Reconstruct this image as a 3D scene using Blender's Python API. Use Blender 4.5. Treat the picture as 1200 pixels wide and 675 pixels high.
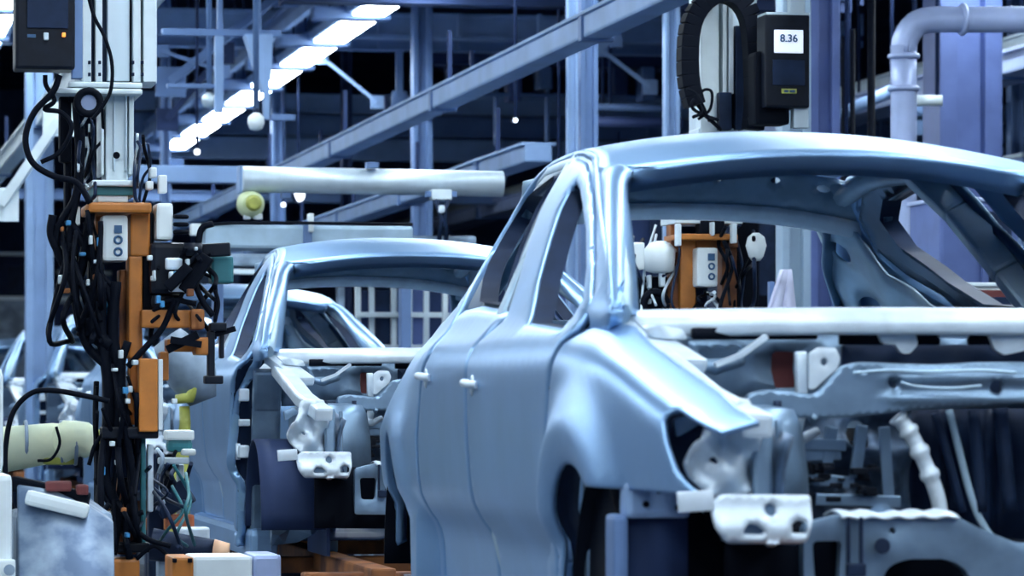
import bpy, bmesh, math, random
from mathutils import Vector, Matrix
from mathutils.geometry import delaunay_2d_cdt
random.seed(7)
for o in list(bpy.data.objects): bpy.data.objects.remove(o)
SC = bpy.context.scene
COL = SC.collection
PI = math.pi
# ------------------------------------------------------------------ camera
FPX, TH, HY = 4320.0, 0.189, 469.6
CX, CY, CZ = -2.69, -8.6, 0.72
cd = bpy.data.cameras.new('camera'); cam = bpy.data.objects.new('camera', cd); COL.objects.link(cam)
cd.sensor_width = 36; cd.lens = FPX/1200*36
cd.shift_y = (HY-337.5)/1200
cd.clip_end = 300
cam.location = (CX, CY, CZ); cam.rotation_euler = (PI/2, 0, -TH)
cd.dof.use_dof = True; cd.dof.focus_distance = 14.0; cd.dof.aperture_fstop = 6.3
SC.camera = cam
# ------------------------------------------------------------------ light
SC.view_settings.view_transform = 'Standard'; SC.view_settings.look = 'None'
SC.view_settings.exposure = 0.0; SC.view_settings.gamma = 1
SC.view_settings.use_curve_mapping = False
W = bpy.data.worlds.new('World'); SC.world = W; W.use_nodes = True
W.node_tree.nodes['Background'].inputs[0].default_value = (.10, .22, .55, 1)
W.node_tree.nodes['Background'].inputs[1].default_value = 0.3
LAMP_STRENGTH = 33.0
LAMP_COLOR = (.79, .91, 1.0)

# ------------------------------------------------------------------ pixel -> place helpers
_c, _s = math.cos(TH), math.sin(TH)
def ray(u, v):
    a = (u-600)/FPX
    return Vector((_s+a*_c, _c-a*_s, (HY-v)/FPX))
CAM = Vector((CX, CY, CZ))
def ad(u, v, D): return CAM+ray(u, v)*D                 # a point at depth D
def ay(u, v, y):
    d = ray(u, v); return CAM+d*((y-CY)/d.y)            # on a cross plane of the line
def ax(u, v, x):
    d = ray(u, v); return CAM+d*((x-CX)/d.x)            # on a plane along the line
def az(u, v, z):
    d = ray(u, v); return CAM+d*((z-CZ)/d.z)

# ------------------------------------------------------------------ materials
def mat(name, col, rough=.5, metal=0.0, noise=0.0, nscale=8.0, bump=0.0, emit=None, spec=None, col2=None, stretch=None):
    m = bpy.data.materials.new(name); m.use_nodes = True
    nt = m.node_tree; b = nt.nodes['Principled BSDF']
    b.inputs['Base Color'].default_value = (*col, 1)
    b.inputs['Roughness'].default_value = rough
    b.inputs['Metallic'].default_value = metal
    if spec is not None: b.inputs['Specular IOR Level'].default_value = spec
    if noise or bump or col2:
        tc = nt.nodes.new('ShaderNodeTexCoord'); mp = nt.nodes.new('ShaderNodeMapping')
        if stretch: mp.inputs['Scale'].default_value = stretch
        n = nt.nodes.new('ShaderNodeTexNoise'); n.inputs['Scale'].default_value = nscale; n.inputs['Detail'].default_value = 4
        nt.links.new(tc.outputs['Object'], mp.inputs[0]); nt.links.new(mp.outputs[0], n.inputs['Vector'])
        if noise or col2:
            r = nt.nodes.new('ShaderNodeValToRGB')
            c2 = col2 if col2 else tuple(max(0, c*(1-noise)) for c in col)
            r.color_ramp.elements[0].position = .38; r.color_ramp.elements[1].position = .66
            r.color_ramp.elements[0].color = (*c2, 1); r.color_ramp.elements[1].color = (*col, 1)
            nt.links.new(n.outputs['Fac'], r.inputs[0]); nt.links.new(r.outputs[0], b.inputs['Base Color'])
        if bump:
            bp = nt.nodes.new('ShaderNodeBump'); bp.inputs['Strength'].default_value = bump; bp.inputs['Distance'].default_value = .02
            nt.links.new(n.outputs['Fac'], bp.inputs['Height']); nt.links.new(bp.outputs[0], b.inputs['Normal'])
    if emit:
        b.inputs['Emission Color'].default_value = (*emit[0], 1); b.inputs['Emission Strength'].default_value = emit[1]
    return m
M = dict(
    body=mat('body_steel', (.29, .48, .74), .38, .68, noise=.10, nscale=3, bump=.015),
    inner2=mat('pale_inner_steel', (.44, .60, .73), .45, .30, noise=.2, nscale=7, bump=.04),
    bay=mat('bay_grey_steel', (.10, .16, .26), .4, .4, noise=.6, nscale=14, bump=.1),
    greypost=mat('grey_post_paint', (.26, .36, .46), .5, noise=.08),
    frame=mat('dark_frame_steel', (.05, .11, .19), .4, .6, noise=.2),  # darker steel tone for the rear window frames
    inner=mat('inner_steel', (.24, .35, .48), .36, .70, noise=.25, nscale=9, bump=.06),
    bright=mat('bright_steel', (.74, .84, .93), .36, .25, noise=.15, nscale=14, bump=.05),
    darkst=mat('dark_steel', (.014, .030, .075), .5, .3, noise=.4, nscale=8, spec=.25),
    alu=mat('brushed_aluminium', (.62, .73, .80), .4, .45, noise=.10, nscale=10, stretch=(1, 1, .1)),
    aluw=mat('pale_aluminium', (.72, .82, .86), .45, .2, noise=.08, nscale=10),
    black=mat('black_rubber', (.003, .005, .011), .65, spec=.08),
    blackp=mat('black_plastic', (.005, .009, .020), .45, noise=.3, nscale=20, spec=.2),
    orange=mat('orange_paint', (.62, .21, .03), .45, .0, noise=.35, nscale=7, bump=.03),
    rust=mat('rusty_orange_steel', (.40, .14, .035), .7, .1, col2=(.10, .035, .02), nscale=5, bump=.1),
    white=mat('white_paint', (.80, .87, .88), .45, noise=.08, nscale=6),
    jacket=mat('pale_green_jacket', (.82, .86, .60), .8, col2=(.62, .70, .52), nscale=5, bump=.35),
    yellow=mat('yellow_paint', (.55, .58, .12), .5, noise=.4, nscale=10),
    teal=mat('teal_enamel', (.03, .20, .24), .5, noise=.3),
    bluep=mat('blue_plastic', (.05, .30, .62), .4, noise=.3, nscale=9),
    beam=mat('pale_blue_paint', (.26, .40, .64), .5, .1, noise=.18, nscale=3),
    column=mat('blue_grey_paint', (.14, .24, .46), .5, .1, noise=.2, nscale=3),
    dkbeam=mat('navy_paint', (.025, .045, .12), .6, .1, noise=.3, nscale=3, spec=.2),
    violet=mat('violet_grey_paint', (.10, .15, .36), .45, .2, noise=.2, nscale=4),
    duct=mat('galvanised_duct', (.42, .51, .76), .38, .2, noise=.15, nscale=5),
    floor=mat('concrete_floor', (.035, .06, .10), .5, noise=.4, nscale=1.5),
    wall=mat('wall_cladding', (.14, .22, .42), .7, noise=.3, nscale=1),
    ceil=mat('roof_deck', (.10, .15, .32), .8, noise=.3, nscale=1),
    mottled=mat('mottled_grey_sheet', (.30, .38, .48), .42, .45, col2=(.10, .15, .24), nscale=9, bump=.05),
    grime=mat('grey_machine_paint', (.30, .40, .52), .5, .2, noise=.5, nscale=6),
    red=mat('dark_red_paint', (.16, .03, .03), .6, noise=.3),
    print_=mat('blue_print', (.03, .10, .22), .5),
    screen=mat('lit_display', (.75, .82, .95), .3, emit=((.75, .84, 1.0), .75)),
    led=mat('orange_led', (.9, .3, .05), .3, emit=((1, .35, .06), 1.2)),
    lamp=mat('lamp_diffuser', (.9, .95, 1), .4, emit=(LAMP_COLOR, LAMP_STRENGTH)),
    spot=mat('lit_lens', (.9, .95, 1), .4, emit=((.85, .93, 1), 3.0)),
)

# ------------------------------------------------------------------ mesh builder
def link(o, parent=None):
    COL.objects.link(o)
    if parent is not None: o.parent = parent
    return o
def empty(name, loc=(0, 0, 0), rz=0):
    o = bpy.data.objects.new(name, None); o.empty_display_size = .1
    o.location = loc; o.rotation_euler = (0, 0, rz); return link(o)
def tag(o, label, cat, group=None, kind=None):
    o['label'] = label
    if cat: o['category'] = cat
    if group: o['group'] = group
    if kind: o['kind'] = kind
    return o
def smooth_path(pts, n=6, closed=False):
    P = [Vector(p) for p in pts]
    if len(P) < 3: return P
    out = []
    N = len(P)
    for i in range(N-1):
        p0 = P[i-1] if i > 0 else P[0]*2-P[1]
        p1, p2 = P[i], P[i+1]
        p3 = P[i+2] if i+2 < N else P[-1]*2-P[-2]
        for k in range(n):
            t = k/n
            out.append(.5*((2*p1)+(p2-p0)*t+(2*p0-5*p1+4*p2-p3)*t*t+(3*p1-p0-3*p2+p3)*t**3))
    out.append(P[-1]); return out
class MB:
    def __init__(self): self.bm = bmesh.new()
    def box(self, c, s, rot=None, bev=0.0):
        r = bmesh.ops.create_cube(self.bm, size=1)
        vs = r['verts']
        m = Matrix.Translation(Vector(c)) @ (rot.to_4x4() if rot else Matrix()) @ Matrix.Diagonal((*s, 1))
        bmesh.ops.transform(self.bm, matrix=m, verts=vs)
        if bev:
            es = list({e for v in vs for e in v.link_edges})
            bmesh.ops.bevel(self.bm, geom=es, offset=bev, segments=2, affect='EDGES', profile=.6)
        return self
    def bar(self, a, b, w, h=None, bev=0.0, up=Vector((0, 0, 1))):
        a, b = Vector(a), Vector(b); h = h or w
        d = b-a; L = d.length; z = d.normalized()
        x = up.cross(z)
        if x.length < 1e-4: x = Vector((1, 0, 0))
        x.normalize(); y = z.cross(x)
        rot = Matrix((x, y, z)).transposed()
        return self.box((a+b)/2, (w, h, L), rot, bev)
    def tube(self, pts, r, seg=8, caps=True, smooth=0):
        P = smooth_path(pts, smooth) if smooth else [Vector(p) for p in pts]
        n = len(P); rings = []
        rr = r if isinstance(r, (list, tuple)) else [r]*n
        if len(rr) != n: rr = [rr[min(len(rr)-1, int(i*len(rr)/n))] for i in range(n)]
        t0 = (P[1]-P[0]).normalized()
        nx = t0.orthogonal().normalized()
        for i in range(n):
            t = (P[min(i+1, n-1)]-P[max(i-1, 0)])
            t = t.normalized() if t.length > 1e-9 else t0
            nx = (nx-t*nx.dot(t))
            nx = nx.normalized() if nx.length > 1e-6 else t.orthogonal().normalized()
            ny = t.cross(nx)
            rings.append([self.bm.verts.new(P[i]+(nx*math.cos(2*PI*k/seg)+ny*math.sin(2*PI*k/seg))*rr[i]) for k in range(seg)])
        for i in range(n-1):
            for k in range(seg):
                f = self.bm.faces.new((rings[i][k], rings[i][(k+1) % seg], rings[i+1][(k+1) % seg], rings[i+1][k])); f.smooth = True
        if caps:
            self.bm.faces.new(rings[0][::-1]); self.bm.faces.new(rings[-1])
        return self
    def cyl(self, a, b, r, r2=None, seg=20):
        return self.tube([a, b], [r, r if r2 is None else r2], seg)
    def lathe(self, prof, c, axis='Z', seg=20):
        rings = []
        for (r, z) in prof:
            ring = []
            for k in range(seg):
                x, y = r*math.cos(2*PI*k/seg), r*math.sin(2*PI*k/seg)
                p = (x, y, z) if axis == 'Z' else ((x, z, y) if axis == 'Y' else (z, x, y))
                ring.append(self.bm.verts.new(Vector(c)+Vector(p)))
            rings.append(ring)
        for i in range(len(rings)-1):
            for k in range(seg):
                f = self.bm.faces.new((rings[i][k], rings[i][(k+1) % seg], rings[i+1][(k+1) % seg], rings[i+1][k])); f.smooth = True
        self.bm.faces.new(rings[0]); self.bm.faces.new(rings[-1])
        return self
    def grid(self, fn, nu, nv, smooth=True, closed_u=False):
        V = [[self.bm.verts.new(fn(i/nu, j/nv)) for j in range(nv+1)] for i in range(nu+1)]
        for i in range(nu):
            for j in range(nv):
                f = self.bm.faces.new((V[i][j], V[i+1][j], V[i+1][j+1], V[i][j+1])); f.smooth = smooth
        return self
    def ring(self, c, R, r, axis='Y', seg=24, rs=8):
        pts = []
        for k in range(seg+1):
            a = 2*PI*k/seg
            d = {'Y': (math.cos(a), 0, math.sin(a)), 'Z': (math.cos(a), math.sin(a), 0), 'X': (0, math.cos(a), math.sin(a))}[axis]
            pts.append(Vector(c)+Vector(d)*R)
        return self.tube(pts, r, rs, caps=False)
    def build(self, name, m, parent=None, solid=0.0, bevel=0.0, offset=-1, autos=None):
        bmesh.ops.recalc_face_normals(self.bm, faces=self.bm.faces[:]) if not solid else None
        me = bpy.data.meshes.new(name); self.bm.to_mesh(me); self.bm.free()
        o = bpy.data.objects.new(name, me)
        me.materials.append(m)
        if solid:
            md = o.modifiers.new('solid', 'SOLIDIFY'); md.thickness = solid; md.offset = offset; md.use_even_offset = False
        if bevel:
            md = o.modifiers.new('bevel', 'BEVEL'); md.width = bevel; md.segments = 2; md.limit_method = 'ANGLE'; md.angle_limit = .6
        return link(o, parent)
def inpoly(p, poly):
    x, y = p; c = False; n = len(poly); j = n-1
    for i in range(n):
        xi, yi = poly[i]; xj, yj = poly[j]
        if (yi > y) != (yj > y) and x < (xj-xi)*(y-yi)/(yj-yi)+xi: c = not c
        j = i
    return c
def resamp(poly, step):
    out = []
    n = len(poly)
    for i in range(n):
        a, b = poly[i], poly[(i+1) % n]
        L = math.hypot(b[0]-a[0], b[1]-a[1]); k = max(1, int(math.ceil(L/step)))
        for q in range(k):
            t = q/k; out.append((a[0]+(b[0]-a[0])*t, a[1]+(b[1]-a[1])*t))
    return out
def rnd(poly, r=.03, n=4):                       # round the corners of an outline
    out = []
    N = len(poly)
    for i in range(N):
        p, a, b = Vector(poly[i]), Vector(poly[i-1]), Vector(poly[(i+1) % N])
        d1, d2 = (a-p), (b-p)
        k1, k2 = min(r, d1.length*.45), min(r, d2.length*.45)
        q1, q2 = p+d1.normalized()*k1, p+d2.normalized()*k2
        for k in range(n+1):
            t = k/n; out.append(tuple(q1*(1-t)**2+p*2*t*(1-t)+q2*t*t))
    return out
def sdist(p, segs):
    best = 9
    px, py = p
    for (ax_, ay_, bx, by) in segs:
        dx, dy = bx-ax_, by-ay_; l = dx*dx+dy*dy
        t = 0 if l < 1e-12 else max(0, min(1, ((px-ax_)*dx+(py-ay_)*dy)/l))
        d = (px-ax_-t*dx)**2+(py-ay_-t*dy)**2
        if d < best: best = d
    return math.sqrt(best)
def panel_bm(mb, outline, holes, fn, step=.04, edge=0.0, drop=0.0, bstep=None):
    """outline with holes in a 2-D chart, filled finely and laid on fn(a, b, sink)"""
    loops = [resamp(outline, bstep or step)]+[resamp(h, bstep or step) for h in holes]
    pts, eds = [], []
    for lp in loops:
        s = len(pts); pts += lp; eds += [(s+i, s+(i+1) % len(lp)) for i in range(len(lp))]
    segs = [(*pts[a], *pts[b]) for a, b in eds]
    nb = len(pts)
    xs = [p[0] for p in outline]; ys = [p[1] for p in outline]
    inside = lambda p: inpoly(p, outline) and not any(inpoly(p, h) for h in holes)
    if edge:
        for i in range(nb):
            for a, b in ((eds[i]),):
                p, q = Vector(pts[a]), Vector(pts[b]); nrm = Vector((-(q-p).y, (q-p).x))
                if nrm.length < 1e-9: continue
                nrm.normalize(); m_ = (p+q)/2
                for sg in (1, -1):
                    for dd in (edge*.5, edge):
                        c = tuple(m_+nrm*sg*dd)
                        if inside(c) and sdist(c, segs) > dd*.8: pts.append(c)
    x = min(xs)+step*.5; row = 0
    while x < max(xs):
        y = min(ys)+step*(.25 if row % 2 else .75)
        while y < max(ys):
            if inside((x, y)) and sdist((x, y), segs) > max(step*.4, edge*1.3): pts.append((x, y))
            y += step
        x += step*.87; row += 1
    r = delaunay_2d_cdt([Vector(p) for p in pts], eds, [], 0, 1e-6)
    vs, tris = r[0], r[2]
    bv = []
    for v in vs:
        sink = 0.0
        if drop:
            d = sdist(v, segs)
            if d < edge: t = 1-d/edge; sink = drop*t*t
        bv.append(mb.bm.verts.new(fn(v[0], v[1], sink)))
    for t in tris:
        c = ((vs[t[0]][0]+vs[t[1]][0]+vs[t[2]][0])/3, (vs[t[0]][1]+vs[t[1]][1]+vs[t[2]][1])/3)
        if len(t) == 3 and inside(c):
            try:
                f = mb.bm.faces.new([bv[i] for i in t]); f.smooth = True
            except ValueError: pass
    lone = [v for v in mb.bm.verts if not v.link_faces]
    bmesh.ops.delete(mb.bm, geom=lone, context='VERTS')
    return mb
def oval(cx, cy, a, b, n=20): return [(cx+a*math.cos(2*PI*k/n), cy+b*math.sin(2*PI*k/n)) for k in range(n)]
def plate(name, poly, holes, y, th, m, parent=None, bevel=0.0, step=.06, warp=None):
    """pressed plate facing the front: outline in (x, z) on the plane y, th thick towards the back"""
    mb = MB()
    panel_bm(mb, poly, holes, lambda a, b, s_: Vector((a, y+(warp(a, b) if warp else 0), b)), step)
    for f in mb.bm.faces:
        if f.normal.y > 0: pass
    bmesh.ops.recalc_face_normals(mb.bm, faces=mb.bm.faces[:])
    mb.bm.normal_update()
    if sum(f.normal.y*f.calc_area() for f in mb.bm.faces) > 0: bmesh.ops.reverse_faces(mb.bm, faces=mb.bm.faces[:])
    return mb.build(name, m, parent, solid=th, bevel=bevel)
def pp(pts, y, off=0.0): return [((q := ay(u, v, y+off)).x, q.z) for u, v in pts]
def copy_tree(o, parent=None):
    c = o.copy(); COL.objects.link(c)
    if parent is not None: c.parent = parent
    for ch in list(o.children): copy_tree(ch, c)
    return c
# ------------------------------------------------------------------ the hall
FZ, CEIL = -0.45, 6.8
X0, X1, Y0, Y1 = -15.0, 20.0, -14.0, 64.0
def struct(name, mb, m, **k):
    o = mb.build(name, m, None, **k); o['kind'] = 'structure'; return o
struct('floor', MB().box(((X0+X1)/2, (Y0+Y1)/2, FZ-.1), (X1-X0, Y1-Y0, .2)), M['floor'])
struct('ceiling', MB().box(((X0+X1)/2, (Y0+Y1)/2, CEIL+.1), (X1-X0, Y1-Y0, .2)), M['ceil'])
hz, hc = CEIL-FZ, (CEIL+FZ)/2
struct('wall_left', MB().box((X0-.1, (Y0+Y1)/2, hc), (.2, Y1-Y0, hz)), M['wall'])
struct('wall_right', MB().box((X1+.1, (Y0+Y1)/2, hc), (.2, Y1-Y0, hz)), M['wall'])
struct('wall_back', MB().box(((X0+X1)/2, Y1+.1, hc), (X1-X0, .2, hz)), M['wall'])
struct('wall_front', MB().box(((X0+X1)/2, Y0-.1, hc), (X1-X0, .2, hz)), M['wall'])

# ------------------------------------------------------------------ ceiling lights: two visible rows, the rest added out of view as fill
LZ = 4.0
def make_light():
    t = empty('ceiling_light')
    MB().box((0, 0, .065), (.36, 2.36, .09), bev=.02).build('housing', M['beam'], t)
    MB().box((0, 0, .010), (.28, 2.00, .024), bev=.006).build('diffuser', M['lamp'], t)
    MB().box((-.42, 0, .14), (.06, 2.42, .09)).build('mounting_rail', M['beam'], t)
    for y in (-1.13, 1.13):
        MB().box((-.13, y, .03), (.66, .10, .10)).build('bracket', M['column'], t)
        MB().cyl((-.25, y*.7, .08), (-.25, y*.7, CEIL-LZ), .012, seg=6).build('hanger', M['dkbeam'], t)
    return t
proto = make_light(); first = True
ROWS = [(.497, 21, 'at the top left corner', 'lamp row at the left'), (1.46, 21, 'sloping down behind the gripper', 'lamp row above the line'), (2.60, 13, 'added unseen right of the line for fill light', 'added fill lamps at the right'), (-1.1, 18, 'added unseen left of the line for fill light', 'lamp row at the near left'), (-.35, 4, 'added unseen nearest the viewer for fill light', 'lamp row at the near left')]  # rows above the frame are unseen lamps added to brighten the bodies
ROWS += [(-1.8, 18, 'added unseen farthest left of the line for fill light', 'added fill lamps at the far left')]  # unseen row added to brighten the second body's side
for k, nj, where, g in ROWS:
    # lateral offset from the vanishing direction is k*(lamp height above the eye)
    X = CX+k*_c*(LZ-CZ)
    for j in range(5 if k == -1.8 else 0, nj):
        t = proto if first else copy_tree(proto); first = False
        t.location = (X, -10+2.42*j, LZ)
        tag(t, 'long white fluorescent ceiling light in the row '+where, 'ceiling light', g)

# ------------------------------------------------------------------ car body shells
ZK = [.0, .12, .20, .28, .34, .39, .45, .55, .70, .80, .86, .90, .93, .97, 1.10, 1.25, 1.36, 1.42, 1.46]
WK = [.77, .785, .795, .80, .812, .845, .873, .886, .893, .893, .878, .845, .818, .797, .735, .658, .59, .54, .49]
YK = [-1.0, -.86, -.7, -.42, -.1, .4, 1.2, 2.0, 2.6, 3.1, 3.4, 3.7, 4.0]
MK = [.74, .84, .91, .955, .985, 1, 1, .995, .98, .95, .91, .86, .76]
def pchip(x, X, Y):
    n = len(X)
    if x <= X[0]: return Y[0]
    if x >= X[-1]: return Y[-1]
    i = 0
    while X[i+1] < x: i += 1
    def sl(j):
        if j <= 0: return (Y[1]-Y[0])/(X[1]-X[0])
        if j >= n-1: return (Y[-1]-Y[-2])/(X[-1]-X[-2])
        a = (Y[j]-Y[j-1])/(X[j]-X[j-1]); b = (Y[j+1]-Y[j])/(X[j+1]-X[j])
        return 0 if a*b <= 0 else 2*a*b/(a+b)
    h = X[i+1]-X[i]; t = (x-X[i])/h
    return Y[i]*(1+2*t)*(1-t)**2+sl(i)*h*t*(1-t)**2+Y[i+1]*t*t*(3-2*t)-sl(i+1)*h*t*t*(1-t)
AF, AR = (.03, .20, .30, .37), (3.12, .20, .33, .42)        # wheel arches: y, z, half length, height
def halfw(y, z):
    m = pchip(y, YK, MK)
    if z > .9: m -= min(1, (z-.9)/.4)*max(0, y-1.6)*.075
    if y > 2.3: m -= .095*min(1, max(0, (z-.62)/.26))*min(1, (y-2.3)/.7)
    w = m*pchip(z, ZK, WK)
    if z < .86:
        for (cy, cz, a, b) in (AF, AR):
            r = math.hypot((y-cy)/a, (z-cz)/b)
            w += (.046 if cy < 1 else .03)*math.exp(-((r-1.20)/.26)**2)
            if z < .5 and r < 1.6: w = max(w, .86*m)
    return w
def sidefn(sg, inset=0.0):
    return lambda y, z, s_: Vector((sg*(halfw(y, z)-inset-s_), y, z))
def zt(y): return pchip(y, [-1.0, -.85, -.63, -.4, -.15, .1, .3], [.55, .63, .70, .765, .83, .885, .905])
def fenderfn(sg):
    def f(y, b, s_):
        t = b-zt(y); u = (t+math.sqrt(t*t+.0012))/2
        z = zt(y)+t-u*.78
        w = halfw(y, min(b, zt(y)))
        return Vector((sg*(w-u*.95-s_), y, z-s_*.3))
    return f
def arch_pts(A, a0, a1, n=14, e=0.0):
    return [(A[0]+(A[2]+e)*math.cos(a0+(a1-a0)*k/n), A[1]+(A[3]+e)*math.sin(a0+(a1-a0)*k/n)) for k in range(n+1)]
R_ = math.radians
DLO = [(.28, .965), (.46, 1.058), (.74, 1.18), (1.02, 1.278), (1.20, 1.335), (1.38, 1.378), (1.66, 1.412)]
FD = [(.40, .155), (.375, .30), (.365, .55), (.335, .75), (.285, .85), (.25, .895)]+DLO+[(1.71, 1.375), (1.64, 1.24), (1.45, 1.07), (1.35, .955), (1.462, .895), (1.477, .84), (1.477, .155)]
FDW = [(.40, .90), (.385, .965), (.52, 1.045), (.78, 1.155), (1.05, 1.245), (1.22, 1.295), (1.335, 1.318), (1.365, 1.30), (1.34, 1.25), (1.24, 1.15), (1.13, 1.045), (.95, .925)]
RD = [(1.485, .155), (1.485, .84), (1.475, .90), (1.375, .96), (1.47, 1.07), (1.66, 1.24), (1.735, 1.375), (1.75, 1.418), (1.92, 1.424), (2.25, 1.422), (2.50, 1.40), (2.66, 1.34), (2.65, 1.21), (2.52, 1.12), (2.36, 1.045), (2.29, .97), (2.24, .86), (2.34, .74), (2.42, .60), (2.45, .45), (2.45, .155)]
RDW = [(1.56, .985), (2.02, 1.01), (2.22, 1.085), (2.41, 1.20), (2.42, 1.28), (2.32, 1.335), (1.95, 1.378), (1.87, 1.36), (1.88, 1.28), (1.74, 1.13)]
RDL = [(1.482, .155), (1.482, .84), (1.472, .90), (1.375, .955), (1.52, .975), (1.95, .995), (2.295, .99), (2.285, .96), (2.24, .86), (2.34, .74), (2.42, .60), (2.45, .45), (2.45, .155)]
RDU = [(1.375, .962), (1.47, 1.07), (1.66, 1.24), (1.735, 1.375), (1.75, 1.418), (1.92, 1.424), (2.25, 1.416), (2.45, 1.382), (2.58, 1.31), (2.61, 1.20), (2.51, 1.115), (2.36, 1.045), (2.29, .985), (1.95, .98)]
APER = [(.405, .145), (.385, .30), (.375, .55), (.345, .75), (.29, .855), (.245, .90), (.265, .975)]+[(y-.015, z+.012) for y, z in DLO]+[(1.75, 1.430), (1.92, 1.436), (2.26, 1.428), (2.46, 1.395), (2.60, 1.318), (2.63, 1.19), (2.53, 1.105), (2.375, 1.035), (2.305, .965), (2.255, .86), (2.352, .745), (2.432, .603), (2.462, .45), (2.462, .145)]
SIDE = [(.02, .93), (.08, .975), (.27, 1.065), (.68, 1.205), (1.0, 1.315), (1.25, 1.39), (1.6, 1.43), (2.0, 1.447), (2.4, 1.44), (2.58, 1.42), (2.71, 1.375), (2.88, 1.27), (3.02, 1.13), (3.12, 1.03), (3.26, 1.0), (3.82, .97), (3.86, .85), (3.84, .6), (3.80, .36), (3.46, .24)]+arch_pts(AR, R_(10), R_(172), 16)+[(2.76, .10), (.42, .085), (.392, .085), (.396, .145), (.372, .30), (.362, .55), (.332, .75), (.275, .85), (.19, .885), (.06, .89)]
def roofz(y): return pchip(y, [.85, .95, 1.2, 1.6, 2.1, 2.6, 2.95, 3.1], [1.370, 1.395, 1.45, 1.485, 1.492, 1.475, 1.44, 1.405])
def railz(y): return pchip(y, [.9, 1.05, 1.25, 1.6, 2.0, 2.5, 2.85, 3.05], [1.285, 1.33, 1.39, 1.43, 1.447, 1.44, 1.41, 1.36])
def make_car(fenders, label):
    t = empty('car_body')
    tag(t, label, 'car body', 'car bodies on the assembly line')
    # outer skin
    def side_fn(sg):
        b = sidefn(sg)
        def f(y, z, s_):
            k = 1/(1+math.exp(-(.335-y)/.012)) if z < .93 else 0
            return b(y, z, s_+.055*k*min(1, (.94-z)/.06 if z > .88 else 1))
        return f
    for sg in (-1, 1):
        mb = panel_bm(MB(), SIDE, [APER], side_fn(sg), .05, .012, .006, .03)
        fix(mb, sg); mb.build('body_side', M['body'], t, solid=.035)
        mb = panel_bm(MB(), FD, [FDW], sidefn(sg), .05, .018, .009, .025)
        fix(mb, sg); d = mb.build('front_door', M['body'], t, solid=.018)
        handle(sg, 1.36, .765, d)
        mb = panel_bm(MB(), RDL, [], sidefn(sg), .04, .034, .020, .02)
        fix(mb, sg); d = mb.build('rear_door', M['body'], t, solid=.018)
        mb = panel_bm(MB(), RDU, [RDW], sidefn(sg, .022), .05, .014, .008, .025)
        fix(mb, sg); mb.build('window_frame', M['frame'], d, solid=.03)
        handle(sg, 2.17, .79, d)
        # window channels lining the two glass openings
        for W_, nm in ((FDW, 'window_channel'), (RDW, 'window_channel')):
            lp = resamp(W_, .05)
            mb = MB()
            def chan(i, j, lp=lp, sg=sg):
                y, z = lp[int(round(i*len(lp))) % len(lp)]
                return Vector((sg*(halfw(y, z)-.012-.055*j), y, z))
            mb.grid(chan, len(lp), 2); mb.build(nm, M['darkst'], t)
        # centre pillar and inner quarter behind the doors
        mb = MB()
        P = [(1.42, .14), (1.46, .55), (1.46, .90), (1.58, 1.10), (1.70, 1.28), (1.80, 1.40)]
        for i in range(len(P)-1):
            (ya, za), (yb, zb) = P[i], P[i+1]
            mb.bar((sg*(halfw(ya, za)-.075), ya+.05, za), (sg*(halfw(yb, zb)-.075), yb+.05, zb), .10, .07, .012, up=Vector((0, 1, 0)))
        mb.build('centre_pillar', M['inner2'], t)
        q = [(2.50, .45), (2.52, .80), (2.36, .98), (2.60, 1.12), (2.68, 1.30), (2.50, 1.40), (2.70, 1.40), (2.84, 1.33), (2.95, 1.20), (3.06, .98), (3.62, .80), (3.62, .6), (3.40, .35)]
        hs = [oval(2.80, 1.20, .05, .035), oval(2.84, 1.02, .06, .04), oval(2.78, .90, .05, .06), oval(3.2, .85, .08, .08)]
        mb = panel_bm(MB(), q, hs, lambda y, z, s_, sg=sg: Vector((sg*(halfw(y, z)-.06+.014*math.sin(y*23)*math.sin(z*19)), y, z)), .05)
        fix(mb, sg); mb.build('inner_quarter_panel', M['inner2'], t, solid=.01)
        # hinge pillar, wheelhouse and front structure
        for zz in (() if fenders else (.745, .50)):
            h = MB().box((sg*.835, .345, zz), (.045, .075, .055), bev=.008).cyl((sg*.857, .355, zz-.035), (sg*.857, .355, zz+.035), .010, seg=10)
            h.build('door_hinge', M['bright'], t)
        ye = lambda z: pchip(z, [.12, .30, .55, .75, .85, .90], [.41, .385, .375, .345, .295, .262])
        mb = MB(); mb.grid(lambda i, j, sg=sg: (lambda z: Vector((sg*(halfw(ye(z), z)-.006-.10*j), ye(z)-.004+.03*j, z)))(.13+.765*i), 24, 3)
        mb.build('door_end', M['darkst'], t, solid=.004)  # dark colour carries the shade of the recess at the door edge
        mb = MB()
        P = [(.33, .12), (.31, .40), (.27, .68), (.22, .84)]
        for i in range(3):
            (ya, za), (yb, zb) = P[i], P[i+1]
            mb.bar((sg*.745, ya, za), (sg*.745, yb, zb+.012), .12, .07, .012, up=Vector((0, 1, 0)))
        mb.build('hinge_post', M['inner'], t)
        MB().box((sg*.83, .355, .625), (.05, .03, .03), bev=.006).build('check_strap', M['bright'], t)
        # wheelhouse: dark vaulted shell above the axle
        mb = MB()
        mb.grid(lambda i, j, sg=sg: Vector((sg*(.56+.27*j), .03+.285*math.cos(PI*i), .18+.37*math.sin(PI*i))), 16, 4)
        mb.box((sg*.55, .03, .30), (.015, .60, .46))
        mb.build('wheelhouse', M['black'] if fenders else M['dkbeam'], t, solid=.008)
        mb = MB()
        mb.grid(lambda i, j, sg=sg: Vector((sg*(.56+.25*j), 3.12+.36*math.cos(PI*i), .18+.45*math.sin(PI*i))), 16, 4)
        mb.box((sg*.55, 3.12, .34), (.015, .66, .5))
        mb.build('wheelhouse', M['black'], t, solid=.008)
        MB().box((sg*.76, 1.45, .105), (.12, 2.5, .13), bev=.03).build('sill', M['body'], t)
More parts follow.
